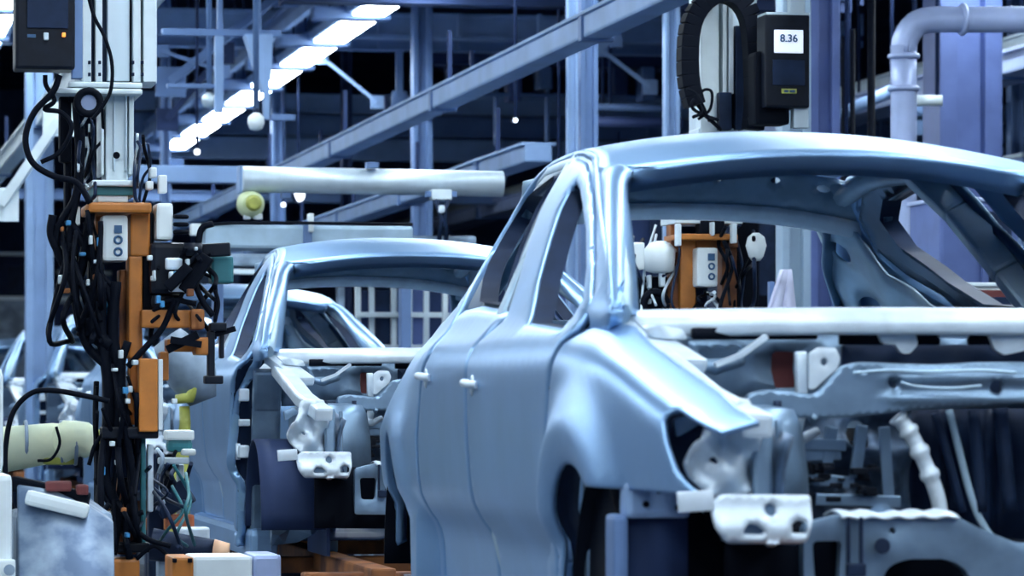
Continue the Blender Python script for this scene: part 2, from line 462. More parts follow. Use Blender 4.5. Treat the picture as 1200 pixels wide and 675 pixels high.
        if fenders:
            out = [(-.80, zt(-.8)+.035), (-.62, zt(-.62)+.03), (-.605, .685), (-.63, .63), (-.675, .57), (-.775, .515), (-.15, .522)]
            out += [p for p in arch_pts(AF, R_(119), R_(0), 14)]
            out += [(.335, .15), (.385, .15), (.362, .30), (.352, .55), (.322, .75), (.272, .85), (.235, .90), (.15, .90+.08), (.02, zt(.02)+.13), (-.3, zt(-.3)+.14), (-.6, zt(-.6)+.15), (-.80, zt(-.8)+.13)]
            mb = panel_bm(MB(), out, [], fenderfn(sg), .035, .008, .003, .02)
            fix(mb, sg); mb.build('fender', M['body'], t, solid=.012)
    # roof
    mb = MB()
    def rf(u, v):
        a = 2*u-1
        yf = .90+.16*a*a; y = yf+(2.80-.10*a*a-yf)*v
        ze = railz(y); xe = halfw(y, ze)
        zc = roofz(y-.16*a*a*(1-v))
        p = abs(a)**2.4
        return Vector((a*xe*.997, y, zc+(ze-zc)*p))
    mb.grid(rf, 32, 30); mb.build('roof_panel', M['body'], t, solid=.012)
    # windscreen frame: header return, pillar faces
    OUT = [(-.80, .03, .935), (-.765, .22, 1.04), (-.69, .60, 1.18), (-.625, .92, 1.295), (-.585, 1.06, 1.335)]
    INN = [(-.705, .20, .925), (-.675, .36, 1.03), (-.625, .64, 1.17), (-.585, .87, 1.285), (-.548, .945, 1.325)]
    HO = [rf(.06+.88*k/12, .0) for k in range(13)]
    mirror = lambda L: [(-x, y, z) for x, y, z in L]
    HI = [Vector((p.x*.975, p.y+.03, p.z-.028)) for p in HO]
    outer = smooth_path(OUT, 4)+HO+[Vector(p) for p in mirror([tuple(q) for q in smooth_path(OUT, 4)])][::-1]
    inner = smooth_path(INN, 4)+HI+[Vector(p) for p in mirror([tuple(q) for q in smooth_path(INN, 4)])][::-1]
    mid = [(a*.5+b*.5)+Vector((0, -.012, .008)) for a, b in zip(outer, inner)]
    back = [b+Vector((-.012*(1 if b.x > 0 else -1)*(0 if abs(b.x) < .5 else 1), .035, -.02 if abs(b.x) < .53 else .0)) for b in inner]
    mb = MB(); n = len(outer)-1
    rows = [outer, mid, inner, back]
    mb.grid(lambda i, j: rows[int(round(j*3))][int(round(i*n))], n, 3)
    mb.build('windscreen_frame', M['body'], t, solid=.012)
    # inner A-pillar tubes and roof rails (seen through the glass openings)
    for sg in (-1, 1):
        mb = MB()
        P = [(.10, .93), (.30, 1.03), (.70, 1.175), (1.05, 1.285), (1.35, 1.35), (1.75, 1.39), (2.3, 1.40), (2.6, 1.36)]
        mb.tube([(sg*(halfw(y, z)-.05), y, z) for y, z in P], .032, 8, smooth=3)
        mb.build('inner_roof_rail', M['inner2'], t)
    # roof bows
    for y in (1.65, 2.25):
        mb = MB()
        mb.grid(lambda i, j, y=y: Vector(((2*i-1)*.50, y+.08*(j-.5), roofz(y)-.02-(roofz(y)-railz(y))*abs(2*i-1)**2.4-(.02 if 0 < j < 1 else 0))), 20, 3)
        mb.build('roof_bow', M['inner2'], t, solid=.004)
    # rear header with punched holes and a bright lower flange
    def hd(x, z, s_): return Vector((x, 2.60+.10*(1.40-z)/.1*.5+.02*x*x, z-.07*abs(x/.57)**2.4))
    mb = panel_bm(MB(), [(-.515, 1.335), (-.515, 1.450), (.54, 1.450), (.54, 1.335)], [oval(x, zz, a, b, 12) for x, zz, a, b in ((-.30, 1.42, .016, .012), (.02, 1.415, .010, .012), (.06, 1.415, .008, .010), (-.04, 1.415, .008, .010), (.10, 1.415, .008, .010), (.26, 1.42, .014, .010), (.40, 1.415, .02, .012), (-.18, 1.41, .012, .012), (-.45, 1.41, .02, .014))], hd, .035)
    mb.build('rear_header', M['inner2'], t, solid=.006)
    mb = MB()
    mb.grid(lambda i, j: (lambda x: Vector((x, 2.63+.07*j+.02*x*x, 1.340-.045*math.sin(j*1.57)-.07*abs(x/.57)**2.4)))((2*i-1)*.53), 24, 4)
    mb.build('rear_window_flange', M['bright'], t, solid=.006)
    for sg in (-1, 1):
        mb = MB()
        P = smooth_path([(0, 2.76, 1.25), (0, 2.83, 1.20), (0, 2.94, 1.12), (0, 3.06, .98)], 5)
        mb.grid(lambda i, j, sg=sg: (lambda p: Vector((sg*(halfw(p.y+.10, p.z)-.05-.05*j), p.y+.03-.05*j, p.z+.01)))(P[int(round(i*(len(P)-1)))]), len(P)-1, 3)
        mb.build('rear_window_flange', M['inner'], t, solid=.008)
    MB().box((0, 3.10, .965), (1.30, .10, .03), bev=.01).box((0, 2.75, .92), (1.3, .7, .02)).build('parcel_shelf', M['inner'], t)
    mb = MB(); mb.grid(lambda i, j: Vector(((2*i-1)*.70, 3.80-.05*(2*i-1)**2, .30+.42*j)), 12, 6); mb.build('rear_panel', M['body'], t, solid=.02)
    # floor pan with tunnel
    mb = MB()
    mb.grid(lambda i, j: (lambda x, y: Vector((x, y, .13+.17*math.exp(-(x/.14)**4)+.012*math.sin(y*14)*(1 if abs(x) > .2 else 0))))(-.72+1.44*i, .34+3.3*j), 36, 40)
    mb.build('floor_pan', M['darkst'], t, solid=.006)
    engine_bay(t, fenders)
    keep = ('cross_beam', 'pressed_rib', 'front_cross', 'crossmember', 'edging', 'ribbed', 'bulkhead', 'clip_', 'scuttle_tab', 'drain', 'plenum', 'hinge_br', 'upright_p', 'toe_board', 'column_cover', 'steering', 'diagonal')
    for o in list(t.children)+[q for c in t.children for q in c.children]:
        if o.name.startswith(keep): continue
        for v in o.data.vertices:
            if v.co.x > 0: v.co.x *= 1.12
    return t
def fix(mb, sg):
    bmesh.ops.recalc_face_normals(mb.bm, faces=mb.bm.faces[:]); mb.bm.normal_update()
    if sum(f.normal.x*f.calc_area() for f in mb.bm.faces)*sg < 0: bmesh.ops.reverse_faces(mb.bm, faces=mb.bm.faces[:])
def handle(sg, y, z, d):
    w = halfw(y, z)
    mb = MB()
    mb.tube([(sg*(w+.002), y+.075, z+.004), (sg*(w+.020), y+.05, z+.004), (sg*(w+.022), y-.04, z), (sg*(w+.003), y-.07, z-.002)], .011, 8, smooth=4)
    mb.lathe([(.022, -.004), (.030, .0), (.022, .006)], (sg*w, y+.02, z-.004), 'X', 14)
    mb.build('door_handle', M['bright'], d)
def mir(poly): return [(-x, z) for x, z in poly][::-1]
def engine_bay(t, fenders):
    # scuttle: pale lip under the windscreen and the plenum wall below it
    mb = MB()
    sec = [(.07, .945), (.02, .942), (.0, .925), (-.006, .892), (.004, .884), (.03, .886)]
    def cw(i, j):
        x = (2*i-1)*.74; dy, z = sec[int(round(j*5))]
        return Vector((x, .02+.17*(x/.72)**2+dy, z-.006*(x/.72)**2))
    mb.grid(cw, 32, 5); mb.build('scuttle_panel', M['bright'], t, solid=.004)
    plate('plenum_wall', [(-.68, .70), (-.68, .90), (.68, .90), (.68, .70)], [(rnd(pp([(905, 412), (931, 412), (931, 456), (905, 456)], .27), .01)), mir(rnd(pp([(905, 412), (931, 412), (931, 456), (905, 456)], .27), .01))], .27, .006, M['inner'], t, warp=lambda a, b: .02*math.sin(b*60)*math.cos(a*9))
    for u0, u1 in ((812, 958), (985, 1036), (1072, 1102), (1136, 1164)):
        p = pp([(u0, 384), (u1, 384), (u1, 404 if u0 > 900 else 398), (u0, 404 if u0 > 900 else 398)], .10)
        plate('drain_slot_shade', rnd(p, .006), [], .10, .02, M['black'], t)  # black strips paint the shadowed gap under the scuttle lip
    plate('plenum_shade', rnd(pp([(988, 404), (1300, 404), (1300, 470), (988, 470)], .14), .006), [], .14, .02, M['darkst'], t)  # dark sheet gives the shade behind the cross beam and its holes
    for poly in ([(1028, 386), (1072, 386), (1076, 404), (1066, 415), (1056, 414), (1050, 404), (1034, 402)], [(1100, 388), (1137, 388), (1135, 397), (1102, 396)], [(1158, 388), (1215, 390), (1215, 408), (1178, 416), (1166, 410)], [(745, 376), (800, 386), (806, 398), (765, 396)]):
        plate('scuttle_tab', rnd(pp(poly, .06), .008), [], .06, .02, M['bright'], t, bevel=.003)
    p = pp([(806, 399), (872, 402), (874, 428), (838, 440), (812, 430)], .10)
    plate('plenum_gusset', rnd(p, .01), [rnd(pp([(818, 411), (826, 406), (834, 411), (842, 405), (852, 409), (860, 404), (868, 409), (862, 419), (822, 421)], .10), .004)], .10, .01, M['inner'], t)
    MB().bar(ay(838, 428, .04), ay(868, 416, .04), .020, .012).bar(ay(868, 416, .04), ay(898, 394, .04), .026, .012).build('diagonal_brace', M['bright'], t)
    mb = MB(); mb.box(ay(918, 432, .33), (.075, .05, .12)); mb.build('steering_bracket', M['red'], t)
    plate('hinge_bracket', rnd(pp([(949, 414), (960, 407), (980, 408), (985, 420), (981, 433), (966, 445), (955, 456), (949, 456)], -.04), .006), [oval(*(pp([(966, 424)], -.04)[0]), .009, .010, 14)], -.04, .014, M['bright'], t, bevel=.003)
    plate('upright_post', pp([(934, 412), (946, 412), (947, 462), (935, 462)], .0), [], .0, .03, M['bright'], t, bevel=.004)
    # perforated cross beam
    o = pp([(876, 462), (900, 456), (958, 462), (972, 446), (984, 430), (1004, 424), (1090, 427), (1150, 424), (1330, 424), (1330, 476), (1200, 474), (1080, 480), (985, 490), (876, 490)], -.05)
    def emb(a, b):
        return (-.016*math.exp(-((b-.775)/.014)**2)-.012*math.exp(-((b-.725)/.012)**2))/(1+math.exp(-(a+.14)/.01))+.006*math.sin(a*14)
    b_ = plate('cross_beam', rnd(o, .015), [oval(*(pp([(1046, 447)], -.05)[0]), .014, .016), oval(*(pp([(1168, 453)], -.05)[0]), .016, .017), oval(*(pp([(1012, 436)], -.05)[0]), .006, .005)], -.05, .03, M['inner'], t, step=.012, warp=emb)
    mb = MB(); mb.tube([ay(u, v, -.075) for u, v in ((1056, 448), (1075, 453), (1115, 455), (1150, 452))], .004, 6, smooth=4)
    mb.tube([ay(u, v, -.07) for u, v in ((1000, 437), (1040, 434), (1090, 436), (1150, 434), (1190, 437))], .004, 6, smooth=4)
    mb.build('pressed_rib', M['inner2'], b_)
    # bulkhead below it
    wl = pp([(800, 470), (1066, 470), (1066, 640), (800, 640)], .26)
    def wv(a, b): return -.05*math.exp(-((b-.60)/.03)**2)+.03*math.sin(a*31)*math.sin(b*27)-.03*math.exp(-((a+.05)/.05)**2)
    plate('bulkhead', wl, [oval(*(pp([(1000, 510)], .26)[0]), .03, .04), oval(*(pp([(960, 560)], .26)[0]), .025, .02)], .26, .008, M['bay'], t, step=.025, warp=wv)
    mb = MB(); a, c = ay(1060, 470, .34), ay(1060, 650, .34)
    mb.grid(lambda i, j: Vector((a.x+(.66-a.x)*i, .36+.035*math.sin(i*34)+.02*math.sin(i*11), c.z+(.72-c.z)*j)), 60, 3)
    mb.build('toe_board', M['darkst'], t, solid=.008)
    mb = MB()
    for u0, v0, u1, v1, ww in ((905, 520, 990, 522, .03), (912, 536, 985, 532, .016), (940, 560, 1000, 566, .02), (1010, 498, 1002, 560, .016), (1036, 500, 1042, 596, .010), (955, 585, 1055, 588, .018), (975, 500, 968, 545, .02)):
        mb.bar(ay(u0, v0, .16), ay(u1, v1, .16), ww, .03, .004)
    mb.build('bulkhead_stiffener', M['inner'], t)
    mb = MB()
    for k in range(34):
        u, v = 915+random.random()*110, 545+random.random()*45
        mb.box(ay(u, v, .12+.05*random.random()), (.012+.03*random.random(), .03, .008+.018*random.random()), bev=.003)
    mb.build('clip_cluster', M['blackp'], t)
    plate('column_cover', rnd(pp([(908, 520), (940, 522), (962, 508), (958, 500), (940, 508), (945, 486), (930, 486), (926, 508), (908, 514)], .1), .005), [], .1, .012, M['bright'], t)
    # ribbed pale hose and the dark edging bead
    P = [ay(u, v, -.02) for u, v in ((1052, 488), (1068, 510), (1085, 545), (1098, 580), (1103, 606))]
    mb = MB(); S_ = smooth_path(P, 8)
    mb.tube(S_, [.019+.006*(1 if (i//2) % 3 == 0 else 0)*(1 if i < 22 else 0) for i in range(len(S_))], 12)
    mb.build('ribbed_hose', M['bright'], t)
    for pts, r in (([(1112, 480), (1122, 520), (1136, 575), (1152, 615), (1176, 640), (1230, 650)], .010), ([(1140, 480), (1146, 540), (1150, 600)], .016), ([(1172, 478), (1176, 520), (1184, 600)], .020), ([(1096, 484), (1112, 540), (1128, 600)], .012)):
        MB().tube([ay(u, v, .10) for u, v in pts], r, 8, smooth=5).build('edging_bead', M['darkst'] if r > .011 else M['inner2'], t)
    # front cross member
    o = pp([(942, 614), (984, 604), (1118, 604), (1146, 618), (1190, 636), (1400, 640), (1400, 712), (942, 712)], -.55)
    hs = [rnd(pp([(952, 634), (987, 634), (984, 680), (955, 680)], -.55), .014), rnd(pp([(1030, 690), (1040, 664), (1062, 655), (1112, 655), (1134, 668), (1142, 700), (1090, 704), (1032, 703)], -.55), .02), oval(*(pp([(1046, 622)], -.55)[0]), .007, .008, 12)]
    plate('front_crossmember', rnd(o, .012), hs, -.55, .035, M['inner'], t, bevel=.004, step=.03, warp=lambda a, b: .003*math.sin(a*20)*math.sin(b*30))
    mb = MB(); a, c = ay(984, 607, -.55), ay(1122, 607, -.55)
    mb.grid(lambda i, j: Vector((a.x+(c.x-a.x)*i, -.57+.16*j, a.z+.004+.012*math.sin(PI*j)+.003*math.sin(i*30))), 20, 5)
    mb.build('crossmember_ledge', M['bright'], t, solid=.006)
    mb = MB()
    for u in (994, 1009): mb.bar(ay(u, 606, -.58), ay(u, 660, -.58), .008, .008)
    mb.box(ay(1003, 668, -.585), (.045, .02, .03), bev=.005)
    mb.cyl(ay(1034, 640, -.57), ay(1034, 640, -.60), .018, seg=14)
    mb.build('crossmember_fitting', M['darkst'], t)
    plate('underbody_shade', pp([(850, 600), (1000, 618), (1300, 640), (1300, 740), (850, 740)], -.42), [], -.42, .01, M['black'], t)  # black sheet stands in for the darkness behind the cross member
    # parts that exist on both sides
    for sg in (-1, 1):
        fl = (lambda p: p) if sg < 0 else mir
        def P3(u, v, y): 
            q = ay(u, v, y); return Vector((q.x*(-sg), q.y, q.z)) if sg > 0 else q
        mb = MB()
        U = [Vector((sg*.70, .16, .855)), Vector((sg*.69, -.10, .80)), Vector((sg*.67, -.40, .725)), Vector((sg*.63, -.70, .665))]
        for i in range(3): mb.bar(U[i], U[i+1]+(U[i+1]-U[i])*.04, .075, .055, .012)
        mb.bar(Vector((sg*.72, .20, .90)), Vector((sg*.62, -.05, .80)), .10, .04, .012)
        mb.build('upper_rail', M['bright'], t)
        # strut tower
        mb = MB(); mb.lathe([(.165, .40), (.160, .55), (.145, .66), (.125, .70), (.06, .71), (.055, .69), (.03, .688)], (sg*.50, -.06, 0), 'Z', 24)
        mb.box((sg*.60, -.08, .60), (.16, .26, .20), bev=.04)
        mb.build('strut_tower', M['inner'], t)
        for k in range(3):
            a = k*2.1; MB().cyl((sg*.50+.09*math.cos(a), -.06+.09*math.sin(a), .69), (sg*.50+.09*math.cos(a), -.06+.09*math.sin(a), .72), .010, seg=10).build('strut_stud', M['darkst'], t)
        # lamp carrier pressing
        o = pp([(832, 470), (846, 464), (884, 468), (888, 520), (884, 572), (862, 588), (840, 586), (822, 570), (806, 548), (808, 524), (824, 508), (828, 488)], -.60)
        plate('lamp_carrier', fl(rnd(o, .012)), [fl(oval(*(pp([(853, 500)], -.60)[0]), .012, .010, 12)), fl(oval(*(pp([(836, 540)], -.60)[0]), .010, .008, 12))], -.60, .012, M['bright'], t, step=.018, warp=lambda a, b: .035*math.sin(abs(a)*48+1)*math.sin(b*42))
        if fenders: plate('lamp_hole_shade', fl(rnd(pp([(772, 462), (850, 462), (850, 590), (800, 585), (772, 530)], -.42), .02)), [], -.42, .01, M['darkst'], t)  # dark sheet painted as the shade inside the lamp opening
        plate('lamp_bracket', fl(rnd(pp([(790, 492), (812, 484), (822, 496), (806, 506), (794, 512)], -.50), .006)), [], -.50, .02, M['inner'], t, bevel=.004)
        mb = MB(); mb.bar(P3(891, 486, -.58), P3(893, 592, -.60), .046, .05, .010); mb.bar(P3(912, 492, -.54), P3(913, 590, -.56), .016, .05, .006)
        mb.build('radiator_upright', M['inner'], t)
        plate('bumper_tab', fl(pp([(794, 577), (836, 574), (838, 598), (796, 601)], -.80)), [], -.80, .012, M['bright'], t, bevel=.002)
        o = pp([(834, 588), (846, 579), (950, 580), (951, 606), (944, 637), (850, 637), (838, 622), (834, 604)], -.79)
        hs = [oval(*(pp([(903, 597)], -.79)[0]), .014, .014, 14), rnd(pp([(868, 622), (876, 610), (888, 612), (897, 624), (892, 629), (870, 629)], -.79), .006), rnd(pp([(926, 612), (936, 606), (945, 610), (944, 628), (926, 628)], -.79), .006)]
        plate('rail_end_plate', fl(rnd(o, .01)), [fl(h) for h in hs], -.79, .014, M['bright'], t, step=.015, warp=lambda a, b: .004*math.sin(a*30)-.02*math.exp(-((b-.44)/.03)**2))
        mb = MB(); q = P3(892, 608, -.79)
        mb.bar(Vector((q.x, -.772, q.z)), Vector((sg*.46, .05, .42)), .14, .09, .012); mb.bar(Vector((sg*.46, .03, .42)), Vector((sg*.44, .75, .15)), .10, .11, .012)
        mb.build('front_longitudinal', M['inner'], t)
        # bumper mounting block ahead of the wheel arch
        if fenders:
            a, c = P3(724, 563, -.30), P3(799, 606, -.30)
            cxm, czm = (a.x+c.x)/2, (a.z+c.z)/2
            mb = MB(); mb.box((cxm, -.35, czm), (abs(c.x-a.x), .08, abs(a.z-c.z)), bev=.014)
            mb.cyl((cxm-sg*.03, -.385, czm+.005), (cxm-sg*.03, -.397, czm+.005), .016, seg=14)
            blk = mb.build('bumper_mount', M['beam'], t)
            mb = MB()
            for du, dv in ((.0, .022), (.045, -.018), (-.03, -.01)): mb.cyl((cxm+du*-sg, -.388, czm+dv), (cxm+du*-sg, -.394, czm+dv), .008, seg=10)
            mb.build('mounting_hole', M['black'], blk)
            mb = MB()
            mb.grid(lambda i, j, sg=sg: Vector((cxm+sg*(.085-.17*i)+.0, -.32-.035*math.sin(PI*i), .10+(czm-.045-.10)*j)), 12, 3)
            mb.build('arch_liner', M['dkbeam'], t)
            MB().box((cxm+sg*.085, -.33, .26), (.035, .10, .40), bev=.012).build('liner_edge', M['column'], t)
            mb = MB(); mb.bm.faces.new([mb.bm.verts.new((sg*.79, y_, z_)) for y_, z_ in arch_pts((.03, .10, .36, .45), 0, PI, 16)]); mb.build('arch_shade', M['black'], t, solid=.006)  # black sheet added as the shade filling the arch
            MB().box((cxm-sg*.17, -.05, .30), (.02, .30, .36)).box((sg*.48, -.02, .27), (.10, .40, .12)).build('inner_liner', M['black'], t)
        # apron skin between tower and rail
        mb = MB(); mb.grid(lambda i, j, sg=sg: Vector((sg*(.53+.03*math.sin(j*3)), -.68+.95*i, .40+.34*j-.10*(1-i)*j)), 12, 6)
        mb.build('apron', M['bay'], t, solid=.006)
        if fenders: continue
        # lower brace seen below the wheelhouse
        cy2 = 6.94
        pl = [(318, 600), (346, 608), (372, 600), (388, 584), (393, 596), (378, 618), (350, 636), (318, 640)]
        pl = [((q := ay(u, v, cy2-.06)).x, q.z) for u, v in pl]
        plate('floor_brace', fl(rnd(pl, .01)), [], -.06, .05, M['inner'], t, bevel=.006, warp=lambda a, b: .03*math.sin(b*70))
CARS = 6
PITCH = 6.94
car0 = make_car(True, 'large bare silver-blue sedan body with smooth front fender and bulging wheel arch, nearest at right')
car1 = make_car(False, 'bare sedan body without front fender, door hinges exposed, second in line beside the orange gripper')
car1.location = (0, PITCH, 0)
for k, lb in ((2, 'bare sedan body whose roof and pillars show through the windscreen opening of the second body'),
              (3, 'distant bare sedan body mostly hidden behind the orange gripper, fourth in line'),
              (4, 'small distant bare sedan body left of the gripper hoses, fifth in line'),
              (5, 'smallest bare sedan body at the far left edge, last visible in line')):
    c_ = copy_tree(car1); c_.location = (0, PITCH*k, 0); c_['label'] = lb
# ------------------------------------------------------------------ helpers for things set at a depth
def dbox(mb, u0, v0, u1, v1, D, th, bev=0.0):
    """box whose front fills that patch seen at depth D and that runs th back"""
    a, b = ad(u0, v0, D), ad(u1, v1, D)
    c = (a+b)/2; w = abs(u1-u0)/FPX*D; h = abs(v1-v0)/FPX*D
    return mb.box((c.x, c.y+th/2, c.z), (w, th, h), bev=bev)
def part(root, name, m, rects, D, th, bev=.004):
    first = None
    for r in rects:
        dd = r[4] if len(r) > 4 else 0
        tt = r[5] if len(r) > 5 else th
        o = dbox(MB(), *r[:4], D+dd, tt, bev).build(name, m, root)
        first = first or o
    return first
def root_at(name, u, v, D, label, cat, group=None):
    e = empty(name, ad(u, v, D)); tag(e, label, cat, group); return e
def settle(root):
    """children were built in place: keep them where they are under the moved empty"""
    for ch in root.children: ch.location = ch.location-root.location
def hose(root, pts, D, r, m='black', name='hose', dz=0.0, seg=7):
    P = [ad(p[0], p[1], D+(p[2] if len(p) > 2 else 0)) for p in pts]
    return MB().tube(P, r, seg, smooth=6).build(name, M[m], root)
def thing1(name, mb, m, label, cat, group=None, **k):
    o = mb.build(name, m, None, **k); tag(o, label, cat, group); return o

# ------------------------------------------------------------------ lift with gripper at the left
def tangle(root, box, n, D, r=(.008, .014), seed=1, mats=('black',)):
    rg = random.Random(seed); u0, v0, u1, v1 = box
    for i in range(n):
        a = (rg.uniform(u0, u1), rg.uniform(v0, v0+(v1-v0)*.3))
        pts = [(*a, rg.uniform(-.15, .15))]
        for k in range(3):
            a = (min(u1, max(u0, a[0]+rg.uniform(-.4, .4)*(u1-u0))), min(v1, a[1]+rg.uniform(.1, .45)*(v1-v0)))
            pts.append((*a, rg.uniform(-.2, .15)))
        hose(root, pts, D, rg.uniform(*r), rg.choice(mats))
def left_station():
    D = 13.6
    t = root_at('lift_gripper', 138, 690, D, 'tall aluminium lift with orange gripper arms and black hoses, left foreground', 'assembly gripper')
    part(t, 'column_frame', M['alu'], [(88, -420, 184, 97, .10, .22)], D, .2)
    part(t, 'column_rail', M['aluw'], [(97, -420, 107, 96), (112, -420, 120, 96)], D, .12, .003)
    part(t, 'column_rail', M['aluw'], [(156, -420, 165, 96), (168, -420, 183, 96)], D, .12, .003)
    part(t, 'column_panel', M['alu'], [(126, -420, 152, 95, .03)], D, .1, .003)
    part(t, 'column_gap', M['darkst'], [(120, -420, 126, 95, .07), (152, -420, 156, 95, .07), (107.5, -420, 110, 95, .05)], D, .04, .001)
    for u in (105, 117, 156, 167):
        for v in (73, 87): part(t, 'bolt', M['darkst'], [(u-1.6, v-2, u+1.6, v+2, -.01)], D, .02, .002)
    part(t, 'flange_plate', M['aluw'], [(80, 96, 167, 102.5, -.06), (64, 103.5, 167, 110, -.08)], D, .34, .006)
    part(t, 'lower_column', M['aluw'], [(124, 109, 150, 213, .04), (118, 109, 122, 205, .02), (151, 109, 157, 205, .02)], D, .2, .006)
    part(t, 'guide_rail', M['alu'], [(133, 110, 135, 200, .02), (147, 110, 149, 200, .02)], D, .06, .002)
    MB().cyl(ad(136.5, 182, D+.03), ad(136.5, 182, D+.02), .013, seg=14).build('bore', M['black'], t)
    part(t, 'foot_plate', M['aluw'], [(108, 211, 163, 218, -.06, .34), (114, 228, 150, 237, -.02)], D, .28, .006)
    part(t, 'adapter', M['teal'], [(110, 218, 160, 229, -.03)], D, .28, .005)
    part(t, 'head_plate', M['orange'], [(104, 237, 178, 249, -.10)], D, .40, .01)
    part(t, 'upright_beam', M['orange'], [(153, 249, 176, 300, .02), (151, 300, 167, 420, .02)], D, .14, .008)
    part(t, 'rear_beam', M['rust'], [(112, 249, 122, 316, .14), (140, 316, 152, 420, .12)], D, .12, .006)
    part(t, 'side_bar', M['black'], [(168, 249, 180, 372, .05), (104, 300, 122, 330, .1)], D, .10, .006)
    mbx = part(t, 'motor_box', M['white'], [(120, 252, 150, 306, -.06)], D, .14, .014)
    mk = MB(); 
    dbox(mk, 134, 264, 143, 273, D-.065, .01)
    mk.build('printed_mark', M['print_'], mbx)
    for v in (281, 295):
        MB().ring(ad(138.5, v, D-.062), .013, .0045, 'Y', 18, 6).build('printed_mark', M['print_'], mbx)
    part(t, 'valve_box', M['white'], [(183, 238, 203, 281, -.02)], D, .16, .012)
    part(t, 'connector', M['white'], [(186, 205, 196, 226, .02), (176, 196, 184, 208), (172, 212, 180, 222)], D, .06, .006)
    for v in (254, 263, 272): MB().ring(ad(212, v, D-.02), .022, .008, 'Z', 16, 6).build('coil_ring', M['black'], t)
    part(t, 'clamp_head', M['blackp'], [(176, 284, 222, 345, .0, .2), (176, 345, 205, 362, .02, .15)], D, .2, .02)
    part(t, 'clamp_plate', M['bright'], [(198, 318, 224, 342, -.08, .03), (194, 302, 214, 316, -.07, .03)], D, .03, .008)
    mb = MB(); mb.bar(ad(196, 338, D-.1), ad(222, 312, D-.1), .05, .04, .006); mb.bar(ad(216, 342, D-.06), ad(244, 300, D-.06), .06, .05, .006)
    mb.build('clamp_lever', M['black'], t)
    mb = MB(); mb.bar(ad(236, 294, D), ad(270, 292, D), .035, .05, .006); mb.cyl(ad(226, 285, D-.05), ad(226, 300, D-.05), .035, seg=14)
    mb.build('clamp_lever', M['blackp'], t)
    mb = MB(); dbox(mb, 248, 300, 274, 332, D+.05, .12, .01); mb.build('clamp_pad', M['teal'], t)
    part(t, 'cross_arm', M['orange'], [(166, 363, 224, 384, -.04)], D, .12, .008)
    part(t, 'arm_cap', M['rust'], [(224, 362, 240, 386, -.05)], D, .13, .01)
    part(t, 'cross_arm', M['orange'], [(196, 397, 232, 412, .05), (229, 395, 250, 416, -.02)], D, .12, .008)
    part(t, 'finger', M['blackp'], [(246, 378, 266, 388, -.03), (244, 388, 252, 450, -.02), (258, 388, 263, 420, .0), (240, 440, 262, 450, -.02)], D, .06, .006)
    mb = MB(); mb.bar(ad(196, 410, D-.02), ad(232, 392, D-.02), .03, .03); mb.bar(ad(200, 398, D-.06), ad(236, 404, D-.06), .025); mb.bar(ad(252, 392, D), ad(276, 385, D), .02)
    mb.build('linkage', M['black'], t)
    part(t, 'slab', M['orange'], [(163, 420, 185, 506, -.08)], D, .10, .006)
    part(t, 'slab_edge', M['aluw'], [(185.5, 421, 191, 504, -.06)], D, .08, .003)
    part(t, 'slab_bracket', M['orange'], [(152, 420, 163, 498, .03), (188, 412, 198, 446, .05)], D, .1, .006)
    part(t, 'mast', M['darkst'], [(122, 330, 148, 500, .12, .12), (128, 500, 158, 560, .05, .14)], D, .12, .01)
    part(t, 'mast_sleeve', M['rust'], [(138, 512, 160, 650, .08)], D, .12, .008)
    part(t, 'air_cylinder', M['teal'], [(165, 512, 171, 640, .02)], D, .05, .008)
    part(t, 'air_cylinder', M['bright'], [(173, 520, 180, 600, .05)], D, .05, .008)
    part(t, 'crosspiece', M['blackp'], [(120, 500, 186, 514, -.06), (124, 600, 164, 616, .0), (126, 636, 176, 648, -.02)], D, .14, .008)
    part(t, 'base_block', M['orange'], [(129, 655, 164, 700, -.05)], D, .2, .012)
    part(t, 'sensor', M['bluep'], [(106, 340, 130, 370, .0)], D, .1, .02)
    part(t, 'junction', M['white'], [(86, 242, 94, 264, -.02)], D, .05, .004)
    for u, v in ((138, 542), (150, 470), (144, 492), (132, 520), (176, 302), (180, 326), (205, 470)):
        part(t, 'bolt', M['aluw'], [(u-3, v-3, u+3, v+3, -.1)], D, .04, .004)
    # hose bundles
    for pts, r in (([(108, 240), (98, 300), (88, 340), (100, 400), (126, 430)], .017), ([(96, 150), (94, 210), (84, 260), (80, 310), (96, 370), (122, 410)], .014), ([(88, 120), (92, 180), (88, 230), (70, 262), (66, 292), (82, 322), (110, 345)], .013),
                   ([(62, 252), (60, 275), (72, 300), (96, 330)], .016), ([(84, 262), (100, 290), (116, 320), (132, 360), (132, 420)], .015), ([(104, 262), (110, 300), (122, 326), (140, 340)], .012),
                   ([(120, 330), (118, 380), (126, 440), (130, 500)], .022), ([(136, 330), (132, 390), (140, 440), (138, 520)], .022), ([(150, 400), (140, 440), (150, 500)], .016), ([(106, 372), (112, 392), (130, 405)], .03),
                   ([(232, 290), (236, 268), (250, 262)], .012), ([(232, 290), (226, 320), (236, 350), (250, 370)], .012), ([(252, 340), (256, 356), (252, 376)], .008), ([(205, 352), (190, 385), (168, 410), (150, 430)], .012),
                   ([(130, 500), (124, 560), (138, 600), (132, 650)], .018), ([(150, 515), (156, 570), (148, 620), (152, 655)], .014), ([(112, 560), (128, 590), (150, 604), (168, 600)], .010), ([(104, 545), (112, 520), (128, 500)], .008), ([(140, 600), (170, 630), (200, 640)], .010), ([(160, 655), (180, 640), (198, 652)], .008), ([(178, 366), (200, 352), (230, 356)], .010)):
        hose(t, pts, D-.04, r)
    tangle(t, (58, 245, 118, 400), 12, D+.02, (.006, .011), 3)
    tangle(t, (112, 420, 164, 640), 16, D+.0, (.006, .013), 5, ('black', 'black', 'blackp'))
    tangle(t, (178, 282, 252, 400), 9, D+.02, (.006, .010), 9)
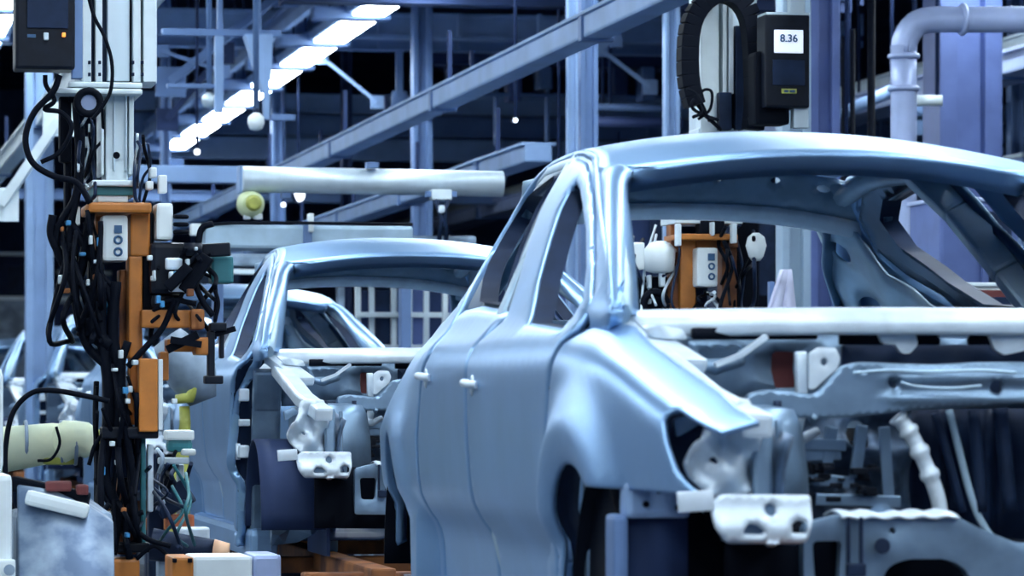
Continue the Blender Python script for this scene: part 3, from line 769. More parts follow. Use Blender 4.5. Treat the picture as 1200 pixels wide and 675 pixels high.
    tangle(t, (92, 128, 120, 235), 7, D+.05, (.004, .008), 11, ('black', 'darkst', 'alu'))
    tangle(t, (158, 150, 184, 240), 6, D+.08, (.004, .008), 12, ('black', 'darkst', 'alu'))
    tangle(t, (160, 540, 228, 640), 6, D+.06, (.004, .008), 13, ('black', 'darkst', 'teal'))
    part(t, 'cable_duct', M['black'], [(70, 112, 84, 190, .05), (80, 112, 110, 120, .05), (76, 176, 84, 260, .1)], D, .08, .01)
    part(t, 'fitting_glint', M['aluw'], [(98, 160, 108, 172, .06), (90, 198, 98, 208, .05), (108, 300, 114, 312, .0), (84, 300, 90, 318), (150, 452, 156, 460, -.06), (70, 288, 76, 306)], D, .05, .006)
    rg = random.Random(77)
    for k in range(26):
        u, v = (rg.uniform(62, 118), rg.uniform(250, 345)) if k < 10 else ((rg.uniform(118, 160), rg.uniform(400, 640)) if k < 19 else (rg.uniform(180, 245), rg.uniform(285, 360)))
        w_, h_ = rg.uniform(1.5, 4), rg.uniform(2, 6)
        part(t, 'fitting_glint', M[rg.choice(['aluw', 'alu', 'white', 'bluep', 'rust'])], [(u-w_, v-h_, u+w_, v+h_, -.12)], D, .05, .004)  # small random blocks imitate glints among the black hoses
    settle(t)
    b = root_at('control_box', 52, 80, D-.3, 'black control box with small white label hanging beside the left lift column', 'control box')
    D2 = D-.3
    part(b, 'case', M['blackp'], [(18, -40, 88, 81)], D2, .16, .012)
    part(b, 'ventilated_panel', M['darkst'], [(32, -30, 80, 33, -.006)], D2, .02, .002)
    part(b, 'label_plate', M['white'], [(29, 37, 46, 47, -.008)], D2, .012, .002)
    part(b, 'printed_mark', M['print_'], [(32, 40, 42, 44, -.011)], D2, .006, .001)
    part(b, 'switch', M['alu'], [(51, 38, 57, 47, -.012)], D2, .02, .004)
    part(b, 'indicator', M['led'], [(73, 38, 77, 43, -.008)], D2, .02, .003)
    part(b, 'side_plate', M['column'], [(84, -60, 97, 92, .05)], D2, .05, .004)
    settle(b)
    e = hose(None, [(70, 88), (62, 108), (40, 132), (30, 162), (38, 190), (62, 206), (90, 214), (106, 238)], D-.25, .012, name='cable')
    tag(e, 'thick black cable swinging from the left control box to the orange gripper', 'cable')
    e = hose(None, [(53, 88), (54, 100), (64, 118), (52, 128), (72, 132), (84, 150), (70, 178), (48, 190)], D-.22, .009, name='cable')
    tag(e, 'thinner black cable looping inside the thick one below the left control box', 'cable')
    e = hose(None, [(100, -20), (110, 18), (122, 42), (131, 72), (130, 105), (118, 128), (108, 140)], D-.24, .007, name='cable')
    tag(e, 'thin dark cable running down across the pale lift column', 'cable')
    r = root_at('cable_reel', 104, 120, D-.15, 'black ring shaped cable reel under the flange of the left lift', 'cable reel')
    MB().ring(ad(104, 120, D-.15), .042, .014, 'Y', 20, 8).build('rim', M['black'], r)
    MB().cyl(ad(104, 120, D-.10), ad(104, 120, D-.14), .034, seg=18).build('disc', M['duct'], r)
    settle(r)
    e = hose(None, [(128, 470), (100, 464), (66, 458), (38, 460), (16, 482), (7, 520), (7, 562), (16, 598), (38, 630), (66, 641), (94, 630), (116, 606), (128, 590)], D-.2, .010, name='cable', seg=8)
    tag(e, 'black cable hanging in a wide loop in front of the pale green robot arm', 'cable')
left_station()
# ------------------------------------------------------------------ lift with gripper at the right, behind the first body
def right_station():
    D = 17.2
    t = root_at('lift_gripper', 835, 560, D, 'lift with orange bracket and white motor box seen through the windscreen opening at right', 'assembly gripper')
    part(t, 'column_frame', M['alu'], [(818, -300, 888, 205, .12, .2)], D, .2)
    part(t, 'column_rail', M['aluw'], [(821, -300, 843, 200)], D, .1, .003)
    part(t, 'column_rail', M['aluw'], [(847, -300, 852, 110), (854, -300, 860, 110)], D, .1, .003)
    part(t, 'guide_block', M['darkst'], [(843, 108, 858, 152, -.04), (862, 30, 872, 152)], D, .12, .004)
    part(t, 'foot_plate', M['aluw'], [(796, 205, 872, 215, -.04), (790, 248, 872, 262, -.04)], D, .3, .006)
    part(t, 'lower_column', M['aluw'], [(818, 150, 866, 250, .02)], D, .2, .006)
    part(t, 'head_plate', M['orange'], [(794, 274, 866, 281, -.08)], D, .3, .006)
    part(t, 'upright_beam', M['orange'], [(797, 281, 816, 420, .02)], D, .14, .008)
    part(t, 'rear_beam', M['rust'], [(786, 262, 796, 420, .05), (816, 281, 866, 290, .03), (846, 290, 864, 420, .08)], D, .1, .006)
    part(t, 'clamp_head', M['black'], [(820, 258, 850, 274, -.04), (862, 250, 890, 420, .14), (736, 324, 790, 420, .1)], D, .1, .008)
    b = part(t, 'motor_box', M['white'], [(817, 290, 842, 336, -.06)], D, .14, .014)
    dbox(MB(), 830, 297, 838, 305, D-.066, .01).build('printed_mark', M['print_'], b)
    for v in (312, 324): MB().ring(ad(834, v, D-.063), .013, .0045, 'Y', 16, 6).build('printed_mark', M['print_'], b)
    part(t, 'valve_box', M['white'], [(741, 284, 756, 316, -.02)], D, .12, .01)
    MB().lathe([(.03, -.08), (.07, -.07), (.075, .03), (.05, .06), (.02, .07)], ad(773, 300, D), 'Z', 16).build('air_valve', M['white'], t)
    part(t, 'fitting_glint', M['aluw'], [(774, 318, 780, 336, -.03), (760, 322, 764, 338), (793, 262, 799, 288, -.12), (858, 262, 864, 285, -.12), (834, 260, 838, 276, -.1), (752, 350, 764, 356)], D, .05, .006)
    MB().ring(ad(768, 356, D-.02), .055, .018, 'Y', 20, 8).build('coil_ring', M['black'], t)
    MB().lathe([(.02, -.07), (.035, -.05), (.05, 0), (.04, .04), (.015, .06)], ad(886, 288, D-.1), 'Z', 14).build('pressure_bulb', M['white'], t)
    # energy chain: thick black arch of links
    arch = [(814, 124), (807, 96), (806, 56), (811, 24), (826, 2), (848, -8), (868, 2), (880, 26), (884, 70), (885, 120), (882, 152)]
    P = smooth_path([ad(u, v, D-.12) for u, v in arch], 5)
    for i in range(0, len(P)-1, 2):
        MB().bar(P[i], P[min(i+2, len(P)-1)], .085, .11, .004, up=Vector((0, 1, 0))).build('chain_link', M['black'], t)
    tangle(t, (804, 90, 850, 152), 5, D-.1, (.006, .010), 21)
    hose(t, [(818, 140), (832, 128), (834, 108), (824, 106), (818, 120)], D-.12, .007)
    tangle(t, (842, 262, 884, 370), 9, D-.02, (.006, .012), 23, ('black', 'black', 'darkst'))
    tangle(t, (738, 255, 796, 370), 7, D+.05, (.005, .010), 24, ('black', 'darkst', 'alu'))
    tangle(t, (806, 336, 852, 372), 5, D-.03, (.005, .010), 25, ('black', 'alu'))
    settle(t)
    D2 = D-.42
    b = root_at('control_box', 920, 125, D2, 'black control box with white lit display above the roof of the nearest body', 'control box')
    part(b, 'case', M['blackp'], [(896, 17, 950, 126)], D2, .16, .010)
    part(b, 'rear_case', M['black'], [(884, 60, 927, 146, .06)], D2, .14, .02)
    s_ = part(b, 'display', M['screen'], [(907, 35, 942, 62, -.006)], D2, .015, .003)
    part(b, 'keypad', M['darkst'], [(905, 70, 944, 100, -.004)], D2, .012, .002)
    part(b, 'status_strip', M['yellow'], [(916, 104, 934, 109.5, -.006)], D2, .012, .002)
    part(b, 'printed_mark', M['print_'], [(919, 105.5, 924, 108, -.011), (926, 105.5, 932, 108, -.011)], D2, .008, .0005)
    part(b, 'top_edge', M['alu'], [(897, 14.5, 950, 17.5)], D2, .16, .002)
    cu = bpy.data.curves.new('display_text', 'FONT'); cu.body = '8.36'; cu.size = 12.5/FPX*D2; cu.extrude = .002; cu.align_x = 'CENTER'; cu.offset = .0012
    tx0 = bpy.data.objects.new('display_text', cu); COL.objects.link(tx0); bpy.context.view_layer.update()
    tm = bpy.data.meshes.new_from_object(tx0.evaluated_get(bpy.context.evaluated_depsgraph_get())); bpy.data.objects.remove(tx0)
    tx = bpy.data.objects.new('display_text', tm); COL.objects.link(tx); tx.location = ad(924.5, 49, D2-.012); tx.rotation_euler = (PI/2, 0, 0)
    tm.materials.clear(); tm.materials.append(M['print_']); tx.parent = b
    part(b, 'support_arm', M['alu'], [(926, -30, 944, 17, .05), (930, 126, 948, 150, .06)], D2, .06, .004)
    settle(b)
right_station()
# ------------------------------------------------------------------ conveyor under the bodies
sk = None
for k in range(CARS):
    y0 = PITCH*k
    if sk is None:
        sk = empty('conveyor_skid', (0, 0, 0))
        for x in (-.46, .46):
            MB().box((x, 1.5, .02), (.10, 5.4, .08), bev=.01).build('runner', M['rust'], sk)
        for y in (-.95, .55, 2.45, 3.9):
            MB().box((0, y, .00), (1.5, .12, .07), bev=.01).build('cross_bar', M['rust'], sk)
        for x in (-.46, .46):
            for y in (.55, 2.45): MB().box((x, y, .085), (.12, .12, .06), bev=.01).build('support_pad', M['grime'], sk)
        for x in (-.46, .46):
            for y in (-.6, 1.6, 3.6): MB().box((x, y, -.24), (.12, .16, .43), bev=.01).build('leg', M['darkst'], sk)
        o = sk
    else: o = copy_tree(sk)
    o.location = (0, y0, 0)
    tag(o, 'rusty orange steel skid carrying '+['the nearest body', 'the second body, beside the gripper base', 'the third body', 'the fourth body behind the gripper', 'the fifth distant body', 'the last distant body'][k], 'conveyor skid', 'conveyor skids')

# ------------------------------------------------------------------ things low at the left
def low_left():
    D = 12.6
    t = root_at('robot_arm', -40, 640, D+1.7, 'industrial robot arm in pale green protective jacket reaching towards the gripper from the left', 'robot')
    d = D+1.75
    mb = MB(); mb.tube([ad(u, v, d) for u, v in ((-70, 540), (-30, 530), (10, 526), (40, 522), (64, 519), (78, 518))], [.105, .10, .088, .082, .078, .070], 16, smooth=0); mb.build('jacket', M['jacket'], t)
    mb = MB(); mb.tube([ad(u, v, d-.02) for u, v in ((60, 516), (76, 518), (92, 514), (102, 516), (112, 516))], [.05, .085, .07, .07, .05], 14); mb.build('jacket', M['jacket'], t)
    for u in (30, 72, 88): 
        MB().ring(ad(u, 519, d), .083, .008, 'X', 18, 6).build('elastic_band', M['grime'], t)
    part(t, 'wrist', M['yellow'], [(108, 503, 120, 532)], d, .1, .02)
    mb = MB(); dbox(mb, 50, 532, 90, 545, d-.05, .1, .02); mb.build('bracket', M['yellow'], t)
    mb = MB(); mb.tube([ad(u, v, d+.1) for u, v in ((-70, 540), (-80, 620), (-70, 700))], [.14, .18, .22], 16); mb.build('base', M['jacket'], t)
    part(t, 'base_plate', M['grime'], [(-110, 695, -30, 735)], d, .3, .02)
    hose(t, [(66, 500), (70, 520), (60, 538), (44, 540)], d-.12, .006)
    settle(t)
    # mottled machine cover
    D = 12.0
    c = root_at('machine_cover', 70, 700, D, 'mottled grey sheet metal machine cover sloping below the pale green robot arm', 'machine cover')
    mb = MB()
    A = [ad(u, v, D) for u, v in ((20, 568), (62, 574), (100, 590), (134, 612))]
    B_ = [ad(u, v, D-.25) for u, v in ((22, 735), (62, 735), (100, 735), (136, 735))]
    A2 = [ad(u, v, D+.6) for u, v in ((24, 560), (62, 566), (100, 580), (130, 602))]
    rows = [A2, A, B_]
    mb.grid(lambda i, j: rows[int(round(i*2))][int(round(j*3))], 2, 3); mb.build('top_sheet', M['mottled'], c, solid=.02, bevel=.01)
    part(c, 'side_frame', M['grime'], [(20, 600, 132, 735, .1)], D, .45, .02)
    mb = MB(); mb.bar(ad(30, 582, D-.06), ad(104, 600, D-.04), .05, .05, .015); mb.build('guard_tube', M['white'], c)
    mb = MB(); mb.bar(ad(14, 566, D+.05), ad(104, 586, D+.02), .05, .05, .01); mb.build('cross_rail', M['black'], c)
    part(c, 'clamp', M['red'], [(54, 564, 84, 576, -.02), (90, 568, 104, 580, -.03)], D, .06, .008)
    settle(c)
    w = root_at('cabinet', 0, 720, D-.3, 'white painted cabinet corner with round knob at the bottom left edge', 'cabinet')
    part(w, 'case', M['white'], [(-70, 556, 14, 735)], D-.3, .4, .02)
    part(w, 'door', M['white'], [(-60, 656, 18, 730, -.02)], D-.3, .03, .008)
    MB().cyl(ad(11, 668, D-.36), ad(11, 668, D-.32), .018, seg=16).build('knob', M['grime'], w)
    part(w, 'top_post', M['white'], [(-60, 430, 4, 556, .05)], D-.3, .3, .03)
    settle(w)
    # white drive unit with an orange gearbox
    D = 12.9
    g = root_at('drive_unit', 250, 720, D, 'white drive unit with orange gearbox block on the floor below the second body', 'drive unit')
    part(g, 'housing', M['white'], [(226, 652, 296, 735)], D, .3, .012)
    part(g, 'gearbox', M['orange'], [(202, 653, 227, 700, -.03)], D, .28, .01)
    for u, v in ((205, 657), (223, 657), (205, 680), (223, 680)): part(g, 'bolt', M['black'], [(u-2.5, v-2.5, u+2.5, v+2.5, -.045)], D, .03, .003)
    part(g, 'cover', M['duct'], [(296, 650, 330, 735, .05)], D, .3, .015)
    settle(g)
    D = 14.0
    g = root_at('servo_motor', 205, 660, D, 'dark servo motor with peach coloured end cap above the white drive unit', 'motor')
    mb = MB(); mb.cyl(ad(178, 638, D), ad(252, 648, D), .062, .05, 18); mb.build('body', M['darkst'], g)
    mb = MB(); mb.cyl(ad(250, 647, D-.02), ad(268, 649, D-.02), .05, .04, 16); mb.build('end_cap', mat('peach_plastic', (.75, .45, .28), .5), g)
    part(g, 'mounting_foot', M['grime'], [(186, 648, 214, 700)], D, .12, .01)
    part(g, 'terminal_block', M['bright'], [(206, 618, 246, 634, .0)], D, .10, .01)
    settle(g)
    D = 14.4
    g = root_at('floor_clamp', 200, 690, D, 'dark floor clamp with red orange jaw left of the second body door', 'clamp')
    mb = MB(); mb.bar(ad(184, 596, D), ad(222, 574, D), .10, .10, .01); mb.bar(ad(182, 560, D+.1), ad(182, 680, D+.1), .06, .08, .01)
    mb.build('lever', M['darkst'], g)
    part(g, 'jaw', mat('red_orange_paint', (.60, .16, .06), .5, noise=.3), [(196, 603, 228, 620, -.02)], D, .1, .01)
    part(g, 'post', M['alu'], [(186, 536, 222, 544, .0), (208, 544, 216, 700, .1)], D, .06, .006)
    part(g, 'cylinder', M['teal'], [(196, 514, 226, 530, .05)], D, .08, .02)
    part(g, 'cap', M['white'], [(194, 504, 228, 516, .04), (214, 526, 230, 534)], D, .1, .01)
    tangle(g, (184, 524, 226, 600), 8, D, (.006, .010), 31, ('black', 'darkst', 'red', 'grime'))
    settle(g)
    # second robot behind the gripper
    D = 15.6
    g = root_at('robot_arm', 215, 690, D, 'grey robot arm with yellow green wrist half hidden behind the orange slab', 'robot')
    mb = MB(); mb.tube([ad(u, v, D) for u, v in ((238, 470), (226, 440), (210, 415), (196, 396))], [.06, .11, .10, .07], 16); mb.build('forearm', M['grime'], g)
    mb = MB(); mb.tube([ad(u, v, D-.06) for u, v in ((206, 468), (222, 466), (230, 450), (224, 438))], [.02, .026, .026, .02], 12); mb.build('wrist', M['yellow'], g)
    mb = MB(); mb.tube([ad(u, v, D) for u, v in ((216, 476), (217, 496), (213, 540), (210, 640), (210, 740))], [.022, .024, .03, .05, .08], 14); mb.build('lower_arm', M['yellow'], g)
    settle(g)
low_left()

# ------------------------------------------------------------------ columns, beams and pipes of the hall
def column(u0, u1, v1, D, m, label, group=None, v0=-500, name='steel_column', flange=True):
    a, b = ad(u0, v1, D), ad(u1, v1, D)
    w = (b-a).length; x = (a.x+b.x)/2; y = a.y
    t = empty(name, (x, y, FZ)); tag(t, label, 'column', group)
    H = CEIL-FZ
    MB().box((0, .02, H/2), (w*.5, w*.5, H), bev=.004).build('web', M[m], t)
    MB().box((-w*.36, 0, H/2), (w*.28, w*.9, H), bev=.008).build('flange', M[m], t)
    MB().box((w*.36, 0, H/2), (w*.28, w*.9, H), bev=.008).build('flange', M[m], t)
    MB().box((0, 0, .02), (w*1.6, w*1.6, .04), bev=.005).build('base_plate', M[m], t)
    return t
column(483, 506, 280, 34, 'column', 'slim blue grey steel column right of the hanging lamp, above the second body')
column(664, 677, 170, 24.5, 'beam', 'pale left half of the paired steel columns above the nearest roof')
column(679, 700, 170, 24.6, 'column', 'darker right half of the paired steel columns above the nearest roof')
column(778, 796, 170, 25, 'beam', 'pale narrow steel column left of the black cable chain')
column(946, 982, 360, 24, 'violet', 'violet blue steel column right of the black control box')
column(913, 948, 360, 22, 'greypost', 'grey steel column seen through the rear window opening of the nearest body')
column(1092, 1168, 340, 27, 'violet', 'broad violet steel column behind the bent pipe at right')
column(1182, 1200, 340, 32, 'column', 'dark blue steel column at the right edge of the picture')
column(30, 62, 260, 30, 'beam', 'pale steel column left of the aluminium lift column')
column(318, 334, 300, 42, 'column', 'thin distant steel column behind the yellow green hanging lamp')
column(400, 412, 300, 44, 'dkbeam', 'thin dark distant column between the lamp and the slim column')
column(188, 200, 300, 38, 'column', 'distant steel column just right of the aluminium lift')
# pipes
def pipe(name, pts, D, r, m, label, cat='pipe', smooth=0, extra=None, seg=16):
    P = [ad(p[0], p[1], D+(p[2] if len(p) > 2 else 0)) for p in pts]
    t = empty(name, tuple(P[0])); tag(t, label, cat)
    MB().tube(P, r, seg, smooth=smooth).build('tube', M[m], t)
    if extra:
        for (u, v, dd, axis) in extra: MB().ring(ad(u, v, D+dd), r*1.05, r*.22, axis, 18, 6).build('collar', M[m], t)
    if name == 'rail_pipe':
        for q in (.15, .85):
            w_ = P[0]+(P[-1]-P[0])*q; MB().cyl(w_, Vector((w_.x, w_.y, CEIL)), .015, seg=6).build('hanger', M['dkbeam'], t)
    settle(t); return t
pipe('bent_pipe', [(1330, 23), (1200, 23), (1130, 23), (1092, 23), (1073, 29), (1062, 44), (1059, 62), (1059, 110), (1059, 688)], 23, .082, 'duct', 'big pale bent pipe turning down at the upper right', extra=[(1128, 23, 0, 'X'), (1059, 66, 0, 'Z'), (1059, 104, 0, 'Z')], smooth=3)
pipe('black_pipe', [(1021, -60), (1021, 679)], 24, .026, 'black', 'thin black vertical pipe left of the bent pipe')
pipe('dark_pipe', [(989, 42), (989, 671)], 25, .018, 'black', 'dark short vertical pipe beside the violet column, left one')
pipe('dark_pipe', [(999, 34), (999, 671)], 25, .018, 'black', 'dark short vertical pipe beside the violet column, right one')
pipe('rail_pipe', [(930, 120), (1020, 116)], 34, .03, 'beam', 'pale horizontal pipe crossing behind the dark vertical pipes')
pipe('rail_pipe', [(700, 125), (800, 128)], 33, .03, 'column', 'grey horizontal pipe between the paired columns and cable chain')
pipe('rail_pipe', [(690, 142), (800, 144)], 35.5, .05, 'violet', 'thick violet horizontal pipe just above the nearest roof')
pipe('rail_pipe', [(984, 134), (1056, 102)], 29, .05, 'beam', 'short pale slanting pipe behind the dark vertical pipes', extra=None)
pipe('rail_pipe', [(1066, 118), (1104, 118)], 26, .04, 'aluw', 'short white pipe between the bent pipe and the broad column')
# the two long members running down the hall
def along(name, u0, v0, dz, D0, D1, w, h, m, label, cat, flange=True, bands=0):
    """a member running with the line, through pixel (u0, v0), dz above the eye"""
    k = (u0-600+FPX*math.tan(TH))/(HY-v0)
    x = CX+k*_c*dz; z = CZ+dz
    y0, y1 = CY+D0/_c*1.0, CY+D1/_c
    t = empty(name, (x, (y0+y1)/2, z)); tag(t, label, cat)
    L = y1-y0
    MB().box((0, 0, 0), (w, L, h), bev=min(w, h)*.12).build('duct', M[m], t)
    MB().box((0, 0, h*.5), (w*1.25, L, h*.16), bev=.004).build('flange', M[m], t)
    for i in range(bands):
        yy = -L/2+L*(i+.5)/bands
        MB().box((0, yy, 0), (w*1.18, .09, h*1.25), bev=.006).build('joint_band', M['column'], t)
        MB().box((w*.3, yy, h*2.0), (.03, .03, h*3.2)).build('hanger', M['dkbeam'], t)
    return t
along('cable_duct', 560, 97, 2.2, 13, 60, .17, .14, 'beam', 'long pale rectangular duct sloping down from top centre', 'duct', bands=9)
along('cable_duct', 600, 190, 1.75, 25.1, 62, .20, .13, 'beam', 'lower thin duct sloping behind the cross beam toward the lamp', 'duct', bands=10)
along('cable_tray', 640, 62, 2.7, 24, 62, .22, .10, 'dkbeam', 'dark cable tray running beside the long pale duct', 'cable tray', bands=8)
along('cable_tray', 300, 60, 3.6, 30, 70, .30, .12, 'column', 'blue cable tray running left above the lamp row', 'cable tray', bands=8)
along('pipe_run', 60, 128, 2.3, 20, 52, .14, .14, 'aluw', 'pale pipe run sloping down behind the left control box', 'pipe', bands=5)
along('pipe_run', 1130, 96, 2.6, 16, 60, .4, .16, 'duct', 'pale sloping duct glimpsed behind the bent pipe at right', 'duct', bands=6)
along('pipe_run', 1185, 62, 2.9, 16, 60, .3, .16, 'aluw', 'white sloping duct at the upper right edge', 'duct', bands=6)
# girders across the hall
def girder(D, v0, v1, u0, u1, m, label, th=.25, cat='girder'):
    t = root_at('roof_girder', (u0+u1)/2, (v0+v1)/2, D, label, cat)
    h = v1-v0
    part(t, 'web', M[m], [(u0, v0+h*.12, u1, v1-h*.12, .05)], D, th*.3, .002)
    part(t, 'flange', M[m], [(u0, v0, u1, v0+h*.14)], D, th, .004)
    part(t, 'flange', M[m], [(u0, v1-h*.14, u1, v1)], D, th, .004)
    n = max(2, int((u1-u0)/90))
    for i in range(n+1):
        u = u0+(u1-u0)*i/n; part(t, 'stiffener', M[m], [(u-2, v0+2, u+2, v1-2, .01)], D, th*.4, .001)
    settle(t); return t
girder(36, 14, 44, -120, 1010, 'beam', 'deep pale blue girder crossing the whole hall near the top')
girder(36.4, 46, 58, -120, 1010, 'column', 'narrow grey blue beam right under the deep pale girder')
girder(50, 116, 138, 120, 1400, 'beam', 'upper pale cladding girder far behind the lamp row')
girder(50, 141, 164, 120, 1400, 'column', 'middle cladding girder far behind the lamp row')
girder(50, 167, 192, 120, 1400, 'beam', 'lower cladding girder just above the white cross beam')
girder(49.5, 228, 240, -100, 1400, 'column', 'dim far girder below the white cross beam')
girder(29, -8, 8, 330, 1010, 'dkbeam', 'dark navy girder along the top edge of the picture')
def brace(u0, v0, u1, v1, D, w, m, label):
    a, b = ad(u0, v0, D), ad(u1, v1, D)
    mb = MB(); mb.bar(a, b, w, w*.6, .002)
    for p in (a, b): mb.box(p, (w*2.2, .02, w*2.2), bev=.003)
    return thing1('roof_brace', mb, M[m], label, 'brace')
brace(378, 68, 442, 120, 35.5, .055, 'beam', 'thin pale diagonal brace just right of the lamp row')
brace(704, 58, 762, 102, 33, .06, 'beam', 'pale diagonal brace right of the paired columns')
brace(468, 44, 468, 116, 36.6, .07, 'column', 'short upright brace left of the slim column under the girder')
brace(690, 60, 722, 48, 32, .05, 'beam', 'short pale brace rising from the paired columns')
brace(200, 96, 332, -10, 32, .12, 'column', 'broad grey diagonal brace crossing the top left of the girder')
brace(196, 140, 262, 62, 33, .09, 'dkbeam', 'dark diagonal brace beside the aluminium lift')
brace(1082, 150, 1128, 108, 28.5, .05, 'beam', 'pale diagonal brace rising behind the bent pipe')
brace(1075, 128, 1118, 158, 28.6, .05, 'beam', 'pale diagonal brace falling behind the bent pipe')
brace(70, 140, 2, 240, 24, .10, 'aluw', 'white tube slanting down under the left cable loop')
brace(190, 60, 262, 84, 31, .05, 'column', 'thin brace of the hanging frame right of the lift')
# bright cross beam
t = root_at('cross_beam', 430, 210, 22, 'bright pale round cross beam above the roof of the second body', 'beam')
MB().tube([ad(284, 210, 22), ad(284, 210, 22)+Vector((1.58, 0, -.012))], .078, 16).build('tube', M['alu'], t)
part(t, 'end_plate', M['beam'], [(281, 194, 286, 226)], 22, .17, .004)
part(t, 'lug', M['column'], [(330, 224, 340, 232, .04), (500, 224, 536, 231, .02), (430, 190, 444, 197, .04)], 22, .08, .004)
settle(t)
t = root_at('cross_beam', 240, 205, 27, 'dim grey cross beam continuing left of the bright white one', 'beam')
part(t, 'box_section', M['beam'], [(150, 194, 300, 214)], 27, .16, .01)
part(t, 'lug', M['column'], [(200, 186, 216, 196)], 27, .08, .004)
settle(t)
# bridge unit with a yellow plate
t = root_at('transfer_bridge', 360, 276, 20.5, 'pale blue machine bridge with yellow green plate behind the second body', 'machine')
part(t, 'box_section', M['inner2'], [(240, 264, 486, 292)], 20.5, .35, .02)
part(t, 'name_plate', M['yellow'], [(251, 269, 279, 280, -.01)], 20.5, .02, .003)
part(t, 'side_panel', M['beam'], [(284, 270, 356, 288, -.008)], 20.5, .02, .003)
part(t, 'post', M['column'], [(356, 258, 366, 300, -.03), (250, 292, 262, 717, .1), (470, 292, 482, 717, .1)], 20.5, .1, .006)
hose(t, [(236, 300), (234, 280), (242, 266), (262, 262), (330, 261), (484, 263)], 20.4, .009)
part(t, 'bracket', M['white'], [(362, 250, 368, 272, -.05), (224, 262, 236, 276, -.02)], 20.5, .08, .006)
settle(t)
t = root_at('transfer_bridge', 440, 320, 26, 'grey machine beam glimpsed between bridge and second roof', 'machine')
part(t, 'box_section', M['grime'], [(180, 298, 560, 312), (380, 276, 560, 296, .3)], 26, .3, .02)
part(t, 'rail', M['aluw'], [(190, 316, 560, 322, -.1)], 26, .1, .006)
part(t, 'post', M['grime'], [(396, 312, 404, 664, .1), (548, 312, 556, 664, .1), (182, 250, 188, 300, .1)], 26, .1, .004)
settle(t)
# lamps and hanging things
def hang_lamp(u, v, D, s, m, label, vtop):
    t = root_at('hanging_lamp', u, v, D, label, 'lamp')
    px = D/FPX
    MB().lathe([(.3*s*px, -1.0*s*px), (.75*s*px, -.8*s*px), (1.0*s*px, -.1*s*px), (.95*s*px, .5*s*px), (.6*s*px, .9*s*px), (.3*s*px, 1.1*s*px)], ad(u, v, D), 'Z', 18).build('shade', M[m], t)
    MB().lathe([(.35*s*px, 1.1*s*px), (.4*s*px, 1.5*s*px), (.2*s*px, 1.7*s*px)], ad(u, v, D), 'Z', 12).build('cap', M['darkst'], t)
    q = ad(u, v-1.6*s, D); MB().cyl(q, Vector((q.x, q.y, CEIL)), .02, seg=8).build('stem', M['column'], t)
    settle(t)
hang_lamp(300, 143, 24, 10, 'white', 'white bell shaped hanging lamp in front of the lamp row', 60)
hang_lamp(245, 118, 27, 9, 'alu', 'dim bell shaped hanging lamp left of the white one', 50)
t = root_at('signal_horn', 295, 240, 22, 'round yellow green signal horn hanging below the white cross beam', 'horn')
MB().lathe([(.05, -.05), (.075, -.03), (.085, .02), (.06, .06)], ad(294, 239, 22), 'Y', 22).build('bell', mat('pale_yellow_green', (.62, .70, .42), .5), t)
MB().lathe([(.02, 0), (.05, -.02), (.03, -.04)], ad(297, 238, 21.93), 'Y', 14).build('centre', M['yellow'], t)
part(t, 'bracket', M['white'], [(286, 250, 294, 257, -.02), (298, 250, 308, 257, -.02)], 22, .05, .008)
part(t, 'hanger', M['column'], [(292, 222, 297, 232, -.02)], 22, .04, .003)
settle(t)
t = root_at('hanging_hook', 517, 250, 22, 'dark hanging hook with white plate between the two nearest roofs', 'hook')
part(t, 'top_plate', M['aluw'], [(506, 222, 530, 234)], 22, .1, .006)
mb = MB(); mb.tube([ad(u, v, 22) for u, v in ((510, 234), (514, 246), (518, 256), (514, 284))], .014, 8); mb.tube([ad(u, v, 22) for u, v in ((526, 234), (521, 248), (523, 284))], .014, 8)
mb.build('arm', M['darkst'], t)
part(t, 'pulley', M['bright'], [(514, 240, 522, 250, -.03)], 22, .06, .015)
settle(t)
t = root_at('hopper_bracket', 275, 60, 26, 'pale tapered hanging hopper bracket in front of the lamp row', 'bracket')
mb = MB()
a = [ad(u, v, 26) for u, v in ((288, 40), (320, 40), (318, 92), (309, 108))]; f0 = [mb.bm.verts.new(p) for p in a]; f1 = [mb.bm.verts.new(p+Vector((0, .2, 0))) for p in a]
mb.bm.faces.new(f0); mb.bm.faces.new(f1[::-1])
for i in range(4): mb.bm.faces.new((f0[i], f1[i], f1[(i+1) % 4], f0[(i+1) % 4]))
mb.build('hopper', M['beam'], t)
part(t, 'post', M['beam'], [(309, 40, 316, 140), (252, 36, 262, 132, .1)], 26, .06, .004)
part(t, 'crossbar', M['column'], [(190, 34, 330, 42, .1), (196, 98, 262, 103, .1), (318, 134, 346, 141)], 26, .06, .004)
part(t, 'hanger', M['column'], [(300, -260, 306, 40, .05), (255, -260, 261, 36, .12)], 26, .06, .004)
settle(t)
def spotlight(u, v, D, s, label):
    px = D/FPX
    t = root_at('spot_lamp', u, v, D, label, 'lamp')
    MB().lathe([(s*px, -.03), (s*px*1.05, .03), (s*px*.5, .12)], ad(u, v, D), 'Y', 14).build('shell', M['darkst'], t)
    MB().cyl(ad(u, v, D-.035), ad(u, v, D-.02), s*px*.9, seg=14).build('lens', M['spot'], t)
    q = ad(u, v-s, D); MB().cyl(q, Vector((q.x, q.y, CEIL)), .012, seg=6).build('stem', M['dkbeam'], t)
    settle(t)
